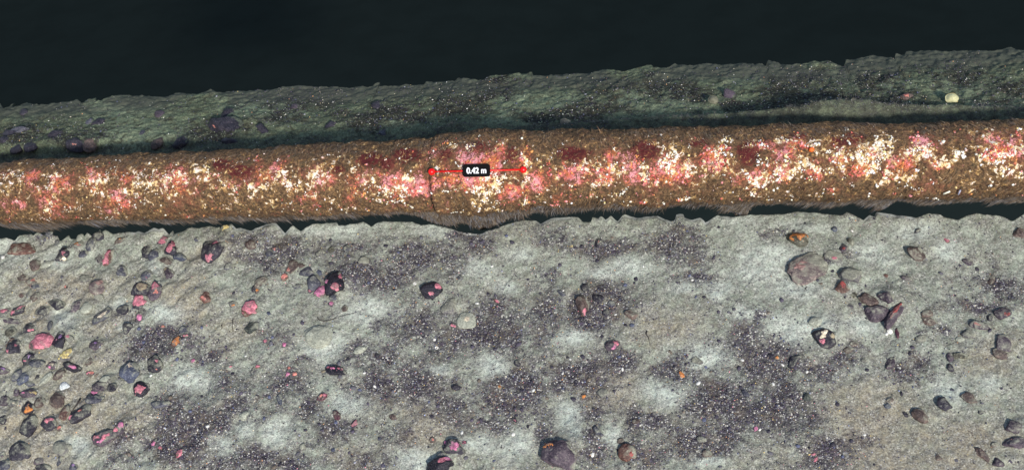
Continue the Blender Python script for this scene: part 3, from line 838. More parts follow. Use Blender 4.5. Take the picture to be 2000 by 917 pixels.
def spot_label(desc, x, y, far=False):
    cands = sorted([(math.hypot(x - lx, y - ly), lx, ly, nm) for lx, ly, nm in LAND if math.hypot(x - lx, y - ly) > 6 and ((ly < 330) == (y < 330) or y < 330)])
    for d, lx, ly, nm in cands:
        a = math.degrees(math.atan2(-(y - ly), x - lx)) % 360
        dr = ['right of', 'up and right of', 'above', 'up and left of', 'left of', 'down and left of', 'below', 'down and right of'][int((a + 22.5) // 45) % 8]
        near = 'just ' if d < 42 else '' if d < 130 else 'well ' if d < 260 else 'far '
        lab = desc + ' ' + near + dr + ' the ' + nm
        wds = lab.split()
        if len(wds) > 16: continue
        if lab not in LABELS:
            LABELS.add(lab); return lab
    for i_ in range(1, 8):
        lab = desc + ' between the ' + cands[0][3] + ' and the ' + cands[i_][3]
        if len(lab.split()) <= 16 and lab not in LABELS:
            LABELS.add(lab); return lab
    if len(desc.split()) > 4: return spot_label(' '.join(desc.split()[1:]), x, y, far)
    lab = desc + ' about %s of the way across the bed' % random.choice(['a third', 'a half'])
    LABELS.add(lab); return lab
def build_stone(s, idx):
    big = max(s['w'], s['h'])
    lv = 5 if big > 52 else 4 if big > 26 else 3
    D, F_ = ICO[lv]
    ang = {'pinkish': .6, 'silt': .45}.get(s['col'], .95)
    V = stone_shape(D, 1000 + idx * 7, angular=ang)
    ext = (V.max(0) - V.min(0)) / 2; V = (V - (V.max(0) + V.min(0)) / 2) / ext
    sc = np.array([s['a'], s['b'], max(s['ht'], .004) * .95])
    if s['own'].startswith('large square'): V[:, :2] = np.sign(V[:, :2]) * np.abs(V[:, :2]) ** .8
    base = V.copy()
    V = V * sc
    P = s['P']; gz = float(gsample(G_FAR if s['far'] else G_FRONT, P[0], P[1]))
    bury = .02 + .10 * (1 - s['rel'])
    # lean with the ground, and put it in place by moving the vertices' frame, not the camera's
    o_loc = (P[0], P[1] - s['ht'] * .22, gz + s['ht'] * bury)
    ld = np.array([.80 * math.cos(s['rot']) + .60 * math.sin(s['rot']), -.80 * math.sin(s['rot']) + .60 * math.cos(s['rot']), 0])
    dr = .12 + base @ ld * .9 - base[:, 2] * (.45 + .5 * s['rel']) + .9 * n3(base, 2.2, idx + 60)
    me = mesh_np('stone', V, F_, 3, True, M_STONE, dict(drape=smooth(-.10, .75, dr)))
    name = 'stone'
    if s['col'] == 'silt' and 'sponge' in s['own']: name = 'sponge'
    o = bpy.data.objects.new(name, me); COL.objects.link(o)
    o.location = o_loc; o.rotation_euler = (0, 0, s['rot'])
    t = TINT[s['col']]
    rr = random.Random(idx)
    k = rr.uniform(.85, 1.2)
    o['tint'] = [c * k for c in t]
    o['silt'] = .12 + {'silt': 1.0, 'grey': .55, 'white': -.3, 'pinkish': .25, 'black': -.25}.get(s['col'], .42 - s['rel'] * .3)
    o['dust'] = [.09, .105, .075] if s['far'] else ([.36, .37, .29] if s['col'] == 'silt' else [.27, .27, .205])  # far dust is darkened to match the dimness painted on the bank
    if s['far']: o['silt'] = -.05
    if big < 11: o['silt'] = 0.0
    desc = describe(s)
    o['label'] = (desc if False else spot_label(desc, s['x'], s['y']))
    o['category'] = 'sponge' if name == 'sponge' else 'stone'
    o['group'] = 'stones on the far bank' if s['far'] else 'stones lying on the seabed'
    # crusts
    for ci, (dx, dy, r, ck) in enumerate(s['crust']):
        ta = math.radians(s['ang'])
        # image offsets are given along the picture's axes: turn them into the stone's own axes
        ax = dx * math.cos(ta) + dy * math.sin(ta); ay = -dx * math.sin(ta) + dy * math.cos(ta)
        rr2 = min(.95, math.hypot(ax, ay))
        if rr2 >= .95: ax, ay = ax / math.hypot(ax, ay) * .95, ay / math.hypot(ax, ay) * .95
        c = np.array([ax, ay, math.sqrt(max(0, 1 - ax * ax - ay * ay))])
        bn = base / np.linalg.norm(base, axis=1)[:, None]
        f = r * .95 - np.linalg.norm(bn - c, axis=1) + .75 * r * n3(bn, 3.2, idx * 3 + ci) * 1.5 + .45 * n3(bn, 9, idx + ci)
        keep = (f > -.12)
        fk = keep[F_].all(1)
        if fk.sum() < 4:
            f = r - np.linalg.norm(bn - c, axis=1) + .15; keep = f > -.12; fk = keep[F_].all(1)
            if fk.sum() < 3: continue
        used = np.unique(F_[fk]); mp = -np.ones(len(D), int); mp[used] = np.arange(len(used))
        size = math.sqrt(s['a'] * s['b'])
        off = np.clip(f[used] * .35, -.035, .05) * size + .0002
        nrm = bn[used] / sc; nrm /= np.linalg.norm(nrm, axis=1)[:, None]
        cm = mesh_np('crust', V[used] + nrm * off[:, None], mp[F_[fk]], 3, True, M_CRUST)
        co_ = bpy.data.objects.new('sand_cap' if ck == 'sand' else 'crust', cm); COL.objects.link(co_); co_.parent = o
        cc = CRUST[ck]; kk = rr.uniform(.85, 1.1)
        co_['tint'] = [x * kk for x in cc]
        if len(s['crust']) > 1 or ck != 'pink': co_['label'] = '%s crust on the stone' % KNAME[ck]
    return o
CATS = {}
for i, s in enumerate(FR_ST): build_stone(s, i)
for i, s in enumerate(FA_ST): build_stone(s, 500 + i)

# ------------------------------------------------------------------ pebbles, shell hash
def scatter_bits(name, label, P, size, col, flat, lv, mat, seed, kind='stuff', parent=None, zoff=.0):
    """P (n,3): many small lumps in one mesh"""
    rng = np.random.default_rng(seed)
    D, F_ = ICO[lv]
    n = len(P)
    a = rng.uniform(0, 2 * np.pi, n); ca, sa = np.cos(a), np.sin(a)
    sx = size * rng.uniform(.75, 1.35, n); sy = size * rng.uniform(.55, 1.0, n); sz = size * flat * rng.uniform(.6, 1.2, n)
    jit = 1 + rng.uniform(-.22, .22, (n, len(D)))
    Q = D[None] * jit[..., None]
    x = Q[..., 0] * sx[:, None]; y = Q[..., 1] * sy[:, None]; z = Q[..., 2] * sz[:, None]
    tilt = rng.normal(0, .35, n); ct, st = np.cos(tilt), np.sin(tilt)
    x, z = x * ct[:, None] + z * st[:, None], -x * st[:, None] + z * ct[:, None]
    V = np.stack([x * ca[:, None] - y * sa[:, None] + P[:, 0:1], x * sa[:, None] + y * ca[:, None] + P[:, 1:2], z + P[:, 2:3] + zoff], -1)
    Fa = (F_[None] + (np.arange(n) * len(D))[:, None, None]).reshape(-1, 3)
    C = np.repeat(col, len(D), axis=0)
    me = mesh_np(name, V.reshape(-1, 3), Fa, 3, True, mat, cattrs=dict(col=C))
    o = link(name, me, parent=parent, kind=kind, label=label)
    return o
def pick(rng, n, table):
    cols = np.array([c for c, _ in table]); wts = np.array([w_ for _, w_ in table], float); wts /= wts.sum()
    c = cols[rng.choice(len(cols), n, p=wts)]
    return np.clip(c * rng.uniform(.75, 1.25, (n, 1)), 0, .95)
DARKS = [((.04, .036, .05), 5), ((.08, .07, .095), 6), ((.12, .115, .13), 4), ((.10, .11, .17), 1.5), ((.17, .14, .11), 1.6), ((.24, .23, .20), 2), ((.30, .30, .34), .5)]
LIGHTS = [((.80, .78, .70), 5), ((.66, .60, .45), 3), ((.72, .55, .22), 1.2), ((.75, .40, .20), 1.0), ((.72, .30, .34), 1.0), ((.40, .45, .66), 1.0), ((.55, .53, .50), 2)]
def candidates(G, n, rng, y0, y1, expo, base, zmin=None):
    x = rng.uniform(X0 + .7, X1 - .45, n); ye = np.interp(x, G['X'], G['Ye'])
    y = rng.uniform(y0, y1, n); ok = y < ye - .004; x = x[ok]; y = y[ok]; n = len(x)
    g = gsample(G, x, y, 'g')
    k = rng.uniform(0, 1, n) < (g ** expo + base)
    x, y = x[k], y[k]
    return np.stack([x, y, gsample(G, x, y)], 1)
rng = np.random.default_rng(5)
P = candidates(G_FRONT, 52000, rng, -1.62, -.13, 1.2, .10)
sz = .0022 + .0045 * rng.power(.35, len(P)) * rng.uniform(.3, 1, len(P))
scatter_bits('gravel', 'dark gravel and grit strewn in patches over the pale silt', P, sz, pick(rng, len(P), DARKS), .75, 1, M_BIT, 6)['category'] = 'gravel'
P = candidates(G_FRONT, 900, rng, -1.60, -.15, .7, .03)
sz = rng.uniform(.006, .0115, len(P))
scatter_bits('pebbles', 'small dark pebbles scattered among the gravel', P, sz, pick(rng, len(P), DARKS[:5]), .6, 2, M_BIT, 8)['category'] = 'pebbles'
P = candidates(G_FRONT, 34000, rng, -1.62, -.13, 1.0, .07)
sz = .0012 + .0030 * rng.power(.4, len(P)) * rng.uniform(.2, 1, len(P))
scatter_bits('shell_hash', 'tiny pale, yellow and pink shell bits over the seabed', P, sz, pick(rng, len(P), LIGHTS), .5, 1, M_BIT, 9, zoff=.001)['category'] = 'shell bits'
P = candidates(G_FAR, 9000, rng, .36, 1.05, 1.1, .10)
sz = .0025 + .005 * rng.power(.35, len(P)) * rng.uniform(.3, 1, len(P))
scatter_bits('far_gravel', 'dark gravel on the dim bank behind the pipe', P, sz, pick(rng, len(P), DARKS), .75, 1, M_BIT, 10)['category'] = 'gravel'
P = candidates(G_FAR, 800, rng, .38, 1.0, .9, .05)
sz = rng.uniform(.0015, .004, len(P))
scatter_bits('far_shell_hash', 'pale shell bits on the dim bank behind the pipe', P, sz, pick(rng, len(P), LIGHTS[:4]), .5, 1, M_BIT, 11, zoff=.001)['category'] = 'shell bits'

# ------------------------------------------------------------------ the pipe
pe = np.array([onY(x, y, -.10) for x, y in PBOT])
pbot = extend(pe[np.argsort(pe[:, 0])][:, [0, 2]], X0, X1, 5)
COLL0 = onz(845, 335, PIPE_Z + .13)[0]; COLL1 = onz(1025, 331, PIPE_Z + .13)[0]
CMID = (COLL0 + COLL1) / 2
def pipe_lift(X): return np.interp(X, [-3.2, -2.5, -1.7, -.9, 0, .6, 1.3, 2.4, 3.2], [.004, .012, .026, .030, .038, .036, .035, .014, .008])
def pipe_r(X): return .148 + (.166 - .148) * (X + 2.5) / 4.9 + pipe_lift(X) * .60 - .007 - .006 * (X < -2) * np.clip(-X - 2, 0, 1)
def pipe_z(X): return PIPE_Z + pipe_lift(X) * 1.35 + .002
def pipe_disp(X, A):
    """A: angle, 0 = towards camera side (-Y), 90 = up"""
    s_ = A * .16
    d = (fbm(X, s_, 5, 4, 71) - .5) * .034 + (fbm(X, s_, 22, 4, 72) - .5) * .020 + (fbm(X + 3, s_, 60, 3, 73) - .5) * .011
    c = smooth(COLL0 - .006, COLL0 + .012, X) * smooth(COLL1 + .010, COLL1 - .008, X)
    d = d + c * (.012 + .012 * np.exp(-((X - CMID) / .09) ** 2))
    d = d + .013 * np.exp(-((X - COLL1) / .010) ** 2) * (.6 + .8 * vnoise(A * 9, X * 0, 74)) * smooth(1.5, .9, A)
    d = d - .018 * np.exp(-((X - COLL0) / .0055) ** 2) * (.10 + .90 * smooth(.80, .55, A))
    return d
def pipe_point(X, A, extra=0.0):
    r = pipe_r(X) + pipe_disp(X, A) + extra
    return np.stack([X, -np.cos(A) * r, pipe_z(X) + np.sin(A) * r], -1)
RED = '722,310,34,22 795,300,34,22 930,285,30,16 470,335,30,16 1260,295,34,24 1360,275,30,16 1560,262,40,12 1660,268,36,16 1000,300,14,24 1640,275,30,16 1460,300,30,30 870,300,18,20 755,320,20,14 430,320,20,14 1120,300,40,16 660,330,20,10'
WHITE = '40,360,14,16 690,328,16,18 715,345,26,16 550,350,36,20 500,370,30,20 520,345,30,16 300,355,40,26 350,350,40,22 255,370,20,20 180,365,26,22 25,345,26,16 100,380,20,20 895,325,22,12 860,310,14,10 990,345,16,14 960,360,20,20 940,375,24,22 1024,300,6,36 1150,320,30,16 1195,330,14,14 1225,320,16,16 1310,300,24,24 1330,320,30,18 1320,340,20,12 1410,310,30,24 1400,290,20,14 1480,275,12,14 1540,270,26,10 1600,290,20,24 1620,270,30,16 1640,300,24,24 1690,310,40,24 1700,330,26,12 1720,280,24,14 1790,300,30,14 1750,345,30,12 1800,290,20,12 1840,320,30,16 1920,255,20,14 1940,300,24,24 1975,290,30,20 1985,330,16,16 1950,330,16,12 1920,310,16,16 640,330,24,12 620,350,16,20 780,360,16,20 750,370,20,14 1170,360,20,8 800,345,20,12 420,350,30,20 390,335,20,14 1080,300,20,8 1260,330,10,20 1860,300,20,12 1580,330,30,16 1540,345,30,10 1480,355,20,10 440,370,20,14 690,300,10,10 985,280,20,10 880,290,16,10'
PINK = '60,350,50,22 20,400,34,20 80,370,60,26 130,355,40,22 210,385,40,18 110,400,40,16 180,350,30,14 345,345,40,20 250,340,40,14 240,395,30,12 700,350,40,24 770,350,40,26 735,330,40,20 820,340,22,30 820,370,20,16 640,355,30,16 700,380,26,14 860,290,26,20 870,320,20,20 930,320,40,24 985,290,26,20 1010,310,20,24 1050,340,26,22 1080,350,26,14 1110,345,30,20 1150,335,30,18 1180,350,30,16 1240,320,30,20 1240,350,24,14 1300,320,40,20 1320,340,30,16 1500,340,50,20 1530,300,34,26 1550,280,30,20 1500,285,30,14 1630,290,40,26 1640,310,30,16 1700,300,20,16 1765,320,26,22 1790,280,24,20 1800,300,20,16 1410,310,40,26 1390,295,24,20 1950,300,34,20 1930,270,24,16 1980,280,20,20 1690,330,30,14 1590,320,20,10 560,345,34,18 600,340,30,16 380,350,40,14 460,355,40,14 500,340,30,14 540,330,30,12 1000,370,20,14 900,350,50,16 900,300,40,20 1190,300,20,10 1580,345,20,10 1840,330,24,10'
def pipe_masks(P):
    px, py = to_px(P)
    u, v = P[:, 0], np.arctan2(P[:, 2] - PIPE_Z, -P[:, 1]) * .16
    n = fbm(u, v, 16, 4, 81) - .5
    ends = (px < 0) | (px > 2000)
    band = smooth(-.35, .25, v / .16) * smooth(2.0, 1.5, v / .16)
    pk = np.clip(field(px, py, PINK, 34, 1.1) * np.interp(px, [0, 500, 750, 900, 2000], [.55, .62, .95, 1.1, .85]) + n * 1.5 + (fbm(u, v, 45, 3, 84, .7) - .5) * .9 + .02, 0, 1) * band
    wh = np.clip(field(px, py, WHITE, 30, 1.1) * .98 * np.interp(px, [0, 500, 750, 1000, 2000], [.62, .80, .95, 1.08, 1.08]) + (fbm(u, v, 26, 4, 82) - .5) * 1.6 + .05, 0, 1) * band
    rd = np.clip(field(px, py, RED) + n * .6, 0, 1) * band
    rr_ = np.clip(field(px, py, RED, 20, 1.1), 0, 1); wh = wh * (1 - .85 * rr_); pk = pk * (1 - .7 * rr_)
    e = np.clip(fbm(u, v, 4, 3, 83) * 1.6 - .4, 0, 1) * band
    pk = np.where(ends, e, pk); wh = np.where(ends, e * .7, wh)
    return pk, wh, rd
PIPE = bpy.data.objects.new('pipeline', None); COL.objects.link(PIPE)
PIPE['label'] = 'long horizontal pipe overgrown with brown turf and pink and cream crusts'
PIPE['category'] = 'pipe'
def pipe_piece(name, xa, xb, label):
    nx = max(8, int((xb - xa) / .0062)); na = 170
    X = np.linspace(xa, xb, nx); A = np.linspace(-np.pi, np.pi, na)
    XX, AA = np.meshgrid(X, A, indexing='ij')
    P = pipe_point(XX, AA)
    # close the seam
    P[:, -1] = P[:, 0]
    Pf = P.reshape(-1, 3)
    pk, wh, rd = pipe_masks(Pf)
    gr = np.exp(-((XX.ravel() - COLL0) / .006) ** 2) * .9 * (.12 + .88 * smooth(.80, .55, AA.ravel()))
    wh = np.maximum(wh, .55 * np.exp(-((XX.ravel() - COLL1) / .010) ** 2) * smooth(0, .3, AA.ravel()))
    me = mesh_np(name, Pf, grid_faces(nx, na), 4, True, M_PIPE, dict(pink=pk, white=wh, red=rd, groove=gr))
    link(name, me, PIPE, label=label)
pipe_piece('pipe_section', X0, COLL0, 'left length of pipe, up to the dark groove')
pipe_piece('coupling_collar', COLL0, COLL1, 'slightly thicker coupling collar in the middle of the pipe')
pipe_piece('pipe_section', COLL1, X1, 'right length of pipe, from the pale rim of the collar')

# crust nubs
rng = np.random.default_rng(15)
n = 150000
u = rng.uniform(X0, X1, n); A = rng.uniform(-.30, 1.95, n)
P = pipe_point(u, A)
pk, wh, rd = pipe_masks(P)
clump = fbm(u, A * .17, 34, 4, 91, .75); cl2 = fbm(u + 7, A * .17, 26, 4, 92, .75)
selw = (wh * .85 + (clump - .5) * 4.2 > .98) & (rng.uniform(0, 1, n) < .55)
selp = (pk * .85 + (cl2 - .5) * 4.0 > 1.0) & (rng.uniform(0, 1, n) < .35) & ~selw
selw |= (np.abs(u - COLL1 - .004) < .007) & (A > -.1) & (A < 1.5) & (clump > .50) & (rng.uniform(0, 1, n) < .6)
selb = (rng.uniform(0, 1, n) < .006) & ~selw & ~selp
WT = [((.94, .87, .70), 5), ((.95, .90, .84), 4), ((.90, .68, .30), 2.5), ((.88, .60, .50), 1.5)]
PT = [((.70, .18, .13), 4), ((.76, .30, .30), 3), ((.72, .32, .10), 3), ((.42, .07, .06), 3)]
for sel, T, lb, s0 in ((selw, WT, 'cream and white crusts and barnacles on the pipe', 1.0), (selp, PT, 'pink and red crusts on the pipe', 1.15)):
    Q = P[sel]; k = len(Q)
    sz = (.0018 + .0062 * rng.power(.5, k) * rng.uniform(.3, 1, k)) * s0 * np.interp(Q[:, 0], [-2.4, -.8, -.2, 2], [.62, .75, 1.0, 1.1])
    scatter_bits('encrusting_growth', lb, Q, sz, pick(rng, k, T), .8, 1, M_NUB, 16, parent=PIPE)

# filaments of the turf
def blades(name, base, nrm, tan, L, wd, col, seed, parent, label, droop=.35):
    rng = np.random.default_rng(seed); n = len(base)
    flat = np.clip(L / .020, .5, 1.6)[:, None]
    d0 = nrm * (.80 - .42 * flat) + tan * .8; d0 /= np.linalg.norm(d0, axis=1)[:, None]
    d1 = nrm * .1 + tan * 1.2 + np.array([0, 0, -droop]); d1 /= np.linalg.norm(d1, axis=1)[:, None]
    side = np.cross(d0, nrm + rng.normal(0, .4, (n, 3))); side /= np.linalg.norm(side, axis=1)[:, None] + 1e-9
    L = L[:, None]; wv = side * wd[:, None]
    p0 = base - nrm * .002; p1 = base + d0 * L * .45; p2 = p1 + d1 * L * .55
    V = np.stack([p0 - wv, p0 + wv, p1 + wv * .8, p1 - wv * .8, p2], 1).reshape(-1, 3)
    i = np.arange(n)[:, None] * 5
    F_ = np.concatenate([i + np.array([[0, 1, 2]]), i + np.array([[0, 2, 3]]), i + np.array([[3, 2, 4]])], 0)
    me = mesh_np(name, V, F_, 3, False, M_TURF, cattrs=dict(col=np.repeat(col, 5, axis=0)))
    return link(name, me, parent, kind='stuff', label=label)
n = 90000
rng = np.random.default_rng(25)
u = rng.uniform(X0, X1, n); A = rng.uniform(-1.35, 2.15, n)
P = pipe_point(u, A)
pk, wh, rd = pipe_masks(P)
dens = 1 - .80 * np.clip(np.maximum(pk, wh) * 1.2, 0, 1)
k = rng.uniform(0, 1, n) < dens * (.55 + .45 * smooth(.6, -.2, A) + .3 * smooth(1.1, 1.6, A))
u, A, P = u[k], A[k], P[k]; n = len(u)
nr = np.stack([0 * u, -np.cos(A), np.sin(A)], 1)
down = np.stack([0 * u, -np.sin(A), -np.cos(A)], 1)     # towards the underside on the camera side
lean = np.interp(u, [-3, -1.6, -.6, .3, 1.2, 2.6], [1.6, 1.3, .8, -.1, -.9, -1.9]) + rng.normal(0, .40, n)
upper = smooth(1.0, 1.7, A)
down = down * (1 - 2 * upper[:, None])
tan = down + np.stack([lean, 0 * u, 0 * u], 1); tan += rng.normal(0, .25, (n, 3)); tan /= np.linalg.norm(tan, axis=1)[:, None]
tuft = fbm(u, A * .17, 14, 4, 101, .65)
L = rng.uniform(.006, .018, n) * (1 + 1.3 * smooth(.3, -.6, A) + .4 * upper) * np.clip(.4 + 5.5 * (tuft - .38), .4, 2.1)
wd = rng.uniform(.0006, .0013, n)
TT = [((.09, .050, .028), 4), ((.17, .098, .050), 5), ((.25, .160, .085), 3), ((.08, .028, .022), 2.5), ((.36, .27, .18), 1.2), ((.12, .10, .05), 1.5), ((.42, .23, .11), 1.0)]
cc = pick(rng, n, TT)
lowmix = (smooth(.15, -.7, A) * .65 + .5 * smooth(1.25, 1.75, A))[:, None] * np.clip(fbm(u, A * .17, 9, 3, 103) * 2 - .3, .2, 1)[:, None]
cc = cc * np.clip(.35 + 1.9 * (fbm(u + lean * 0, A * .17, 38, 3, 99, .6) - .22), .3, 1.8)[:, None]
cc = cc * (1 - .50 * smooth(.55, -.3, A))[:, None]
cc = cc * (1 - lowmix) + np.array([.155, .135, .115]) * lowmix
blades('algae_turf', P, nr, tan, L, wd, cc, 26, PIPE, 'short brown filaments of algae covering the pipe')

# ragged mat hanging under the near side of the pipe
def mat_curtain():
    nx = int((X1 - X0) / .006); ny = 12
    X = np.linspace(X0, X1, nx)
    zb = np.interp(X, pbot[:, 0], pbot[:, 1]) + .006 + .030 * (fbm(X, X * 0, 14, 4, 104, .7) - .5)
    t = np.linspace(0, 1, ny)
    XX = np.repeat(X[:, None], ny, 1); T = np.repeat(t[None], nx, 0)
    A0 = -.30
    top = pipe_point(X, np.full(nx, A0), -.006)
    end = np.stack([X, np.full(nx, -.100), zb], 1)
    P = top[:, None] * (1 - T[..., None]) + end[:, None] * T[..., None]
    bulge = np.sin(T * np.pi) * .010 + (fbm(XX * 1.0, T * .12 + 3, 30, 4, 95) - .5) * .018 * smooth(0, .25, T)
    P[..., 1] -= bulge
    Q = P.copy(); Q[..., 1] += .006; Q[..., 2] -= .000
    V = np.concatenate([P.reshape(-1, 3), Q.reshape(-1, 3)])
    F1 = grid_faces(nx, ny); N_ = nx * ny
    F2 = F1[:, ::-1] + N_
    b = np.arange(nx - 1) * ny + ny - 1
    F3 = np.stack([b, b + ny, b + ny + N_, b + N_], 1)
    g = [np.clip(.25 + 0 * XX.ravel(), 0, 1)] * 2
    me = mesh_np('hanging_mat', V, np.concatenate([F1, F2, F3]), 4, True, MAT_MAT, dict())
    link('hanging_mat', me, PIPE, label='ragged grey brown mat of silt and growth hanging under the near side')
    return X, P
def mat_material():
    m, nt, b = new_mat('hanging_mat', .9, .15); q = N(nt); co = q.n('ShaderNodeNewGeometry').outputs['Position']
    st = q.n('ShaderNodeMapping'); q.l(co, st.inputs[0]); st.inputs['Scale'].default_value = (1, 1, .3)
    n1 = q.noise(st.outputs[0], 9, 4, .6); n2 = q.noise(st.outputs[0], 110, 5, .7, .6)
    c = q.ramp(n2, [(.3, (.055, .045, .04)), (.5, (.14, .115, .09)), (.7, (.28, .24, .20))])
    c = q.mix(q.step(.5, .62, n1), c, q.ramp(n2, [(.3, (.10, .10, .12)), (.6, (.24, .24, .25)), (.75, (.38, .39, .38))]))
    q.l(c, b.inputs['Base Color']); q.bump(n2, .8, .008, b)
    return m
MAT_MAT = mat_material()
mX, mP = mat_curtain()
rng = np.random.default_rng(35); n = 22000
i = rng.integers(0, len(mX), n); j = np.clip((rng.power(1.0, n) * 11.99).astype(int), 0, 10)
B = mP[i, j] + np.stack([rng.normal(0, .003, n), 0 * i, rng.normal(0, .003, n)], 1)
nr = np.tile(np.array([[0, -.9, .3]]), (n, 1)); nr /= np.linalg.norm(nr, axis=1)[:, None]
lean = np.interp(B[:, 0], [-3, -1.6, -.6, .3, 1.2, 2.6], [1.9, 1.6, .9, -.1, -1.2, -2.3]) + rng.normal(0, .4, n)
tan = np.stack([lean, 0 * lean, -1 + 0 * lean], 1); tan /= np.linalg.norm(tan, axis=1)[:, None]
keepL = np.where(j > 8, .45, 1.0) * np.clip(.4 + 5 * (fbm(B[:, 0], B[:, 2], 16, 3, 105) - .38), .4, 1.8)
blades('algae_fringe', B, nr, tan, rng.uniform(.014, .042, n) * keepL, rng.uniform(.0007, .0014, n), pick(rng, n, [((.09, .065, .045), 5), ((.15, .115, .08), 4), ((.22, .20, .18), 2), ((.12, .12, .14), 2), ((.05, .035, .028), 3)]), 36, PIPE, 'longer filaments fringing the underside of the pipe', .5)

# turf straggling over the silt bank behind the pipe
n = 26000
x = rng.uniform(X0, X1, n); y = YC + .03 - rng.power(1.0, n) * .24
z = gsample(G_FAR, x, y)
keep = fbm(x, y, 6, 4, 97, .6) > .46
x, y, z = x[keep], y[keep], z[keep]; n = len(x)
nr = np.tile(np.array([[0, -.4, .9]]), (n, 1)); tan = np.stack([rng.normal(0, .8, n), rng.normal(0, .5, n), 0 * x + .2], 1); tan /= np.linalg.norm(tan, axis=1)[:, None]
blades('algae_on_bank', np.stack([x, y, z], 1), nr, tan, rng.uniform(.010, .026, n), rng.uniform(.0005, .001, n), pick(rng, n, [((.08, .08, .085), 4), ((.14, .14, .13), 3), ((.20, .19, .15), 1)]), 37, None, 'dark algae filaments straggling over the silt bank behind the pipe')['category'] = 'algae'

# ------------------------------------------------------------------ the measuring line on the collar
def on_pipe(px, py, extra):
    d = ray(px, py); t0 = (PIPE_Z + .3 - CAM_P[2]) / d[2]
    for k in np.linspace(t0, t0 + .8, 4000):
        Q = CAM_P + d * k
        if math.hypot(Q[1], Q[2] - pipe_z(Q[0])) < pipe_r(Q[0]) + extra: return Q
    return Q
def uv_ball(r, seg=24, ring=14):
    bm = bmesh.new(); bmesh.ops.create_uvsphere(bm, u_segments=seg, v_segments=ring, radius=r)
    me = bpy.data.meshes.new('ball'); 
    for f in bm.faces: f.smooth = True
    bm.to_mesh(me); bm.free(); return me
def paint(name, col, rough, spec=.5):
    m, nt, b = new_mat(name, rough, spec)
    b.inputs['Base Color'].default_value = (*col, 1)
    return m
M_RED = paint('red_gloss_paint', (.80, .004, .004), .35); M_BLK = paint('black_plate', (.002, .002, .002), .6, .1); M_WHT = paint('white_lettering', (.85, .85, .85), .7, .1)
Pa = on_pipe(843, 335, .026); Pb = on_pipe(1022, 331, .026)
MR = bpy.data.objects.new('measuring_line', None); COL.objects.link(MR); MR.location = Pa
MR['label'] = 'red measuring line with a ball at each end and a black 0.42 m plate'
MR['category'] = 'measuring line'
bl = uv_ball(.0158); bl.materials.append(M_RED)
for Q in (Pa, Pb):
    link('ball', bl, MR, loc=tuple(Q - Pa), label='red ball at the %s end of the line' % ('left' if Q is Pa else 'right'))
def tube(name, pts, r, mat, seg=8, parent=None, taper=False, **k):
    pts = [Vector(p) for p in pts]; V = []; Fq = []
    for i, p in enumerate(pts):
        d = (pts[min(i + 1, len(pts) - 1)] - pts[max(i - 1, 0)]).normalized()
        a = d.orthogonal().normalized() if i == 0 else (a - d * a.dot(d)).normalized()
        b = d.cross(a); rr = r * (1 - .7 * i / (len(pts) - 1)) if taper else r
        for j in range(seg):
            t = 2 * math.pi * j / seg; V.append(p + a * math.cos(t) * rr + b * math.sin(t) * rr)
    for i in range(len(pts) - 1):
        for j in range(seg):
            Fq.append((i * seg + j, i * seg + (j + 1) % seg, (i + 1) * seg + (j + 1) % seg, (i + 1) * seg + j))
    me = bpy.data.meshes.new(name); me.from_pydata([tuple(v) for v in V], [], Fq + [tuple(range(seg))[::-1], tuple(range((len(pts) - 1) * seg, len(pts) * seg))])
    for f in me.polygons: f.use_smooth = True
    me.materials.append(mat)
    return link(name, me, parent, **k)
tube('line', [(0, 0, 0), tuple((Pb - Pa) * .5), tuple(Pb - Pa)], .0036, M_RED, parent=MR)
# plate: stands on the line at right angles to its slope, leaning back like the pipe's face
xa = Vector(Pb - Pa).normalized(); nrm_ = Vector((.14, -.54, .83)); nrm_ = (nrm_ - xa * nrm_.dot(xa)).normalized(); up_ = nrm_.cross(xa)
roll = math.radians(0.0)
pc = Vector(CAM_P * 0) + Vector(Pa + (Pb - Pa) * .497) + nrm_ * .010
PM = Matrix(((xa.x, up_.x, nrm_.x, pc.x - Pa[0]), (xa.y, up_.y, nrm_.y, pc.y - Pa[1]), (xa.z, up_.z, nrm_.z, pc.z - Pa[2]), (0, 0, 0, 1)))
def rounded_plate(wd, ht, r, th):
    pts = []
    for cx, cy, a0 in ((wd / 2 - r, ht / 2 - r, 0), (-wd / 2 + r, ht / 2 - r, 90), (-wd / 2 + r, -ht / 2 + r, 180), (wd / 2 - r, -ht / 2 + r, 270)):
        for k in range(7):
            a = math.radians(a0 + 15 * k); pts.append((cx + r * math.cos(a), cy + r * math.sin(a)))
    n = len(pts)
    V = [(x, y, th / 2) for x, y in pts] + [(x, y, -th / 2) for x, y in pts]
    F_ = [tuple(range(n)), tuple(range(n, 2 * n))[::-1]] + [(i, i + n, (i + 1) % n + n, (i + 1) % n) for i in range(n)]
    me = bpy.data.meshes.new('label_plate'); me.from_pydata(V, [], F_); me.materials.append(M_BLK); return me
pl = link('label_plate', rounded_plate(.122, .056, .011, .005), MR); pl.matrix_local = PM
tx = bpy.data.curves.new('lettering', 'FONT'); tx.body = '0.42 m'; tx.size = .036; tx.align_x = 'CENTER'; tx.align_y = 'CENTER'; tx.offset = .0011; tx.extrude = .0004
to = bpy.data.objects.new('lettering', tx); COL.objects.link(to)
bpy.context.view_layer.update()
dg = bpy.context.evaluated_depsgraph_get()
tme = bpy.data.meshes.new_from_object(to.evaluated_get(dg)); bpy.data.objects.remove(to)
tme.materials.clear(); tme.materials.append(M_WHT)
co_ = np.empty(len(tme.vertices) * 3, np.float32); tme.vertices.foreach_get('co', co_); co_ = co_.reshape(-1, 3)
mid = (co_.max(0) + co_.min(0)) / 2; co_[:, 0] = (co_[:, 0] - mid[0]) * (.089 / (co_[:, 0].max() - co_[:, 0].min())); co_[:, 1] -= mid[1]
tme.vertices.foreach_set('co', co_.ravel())
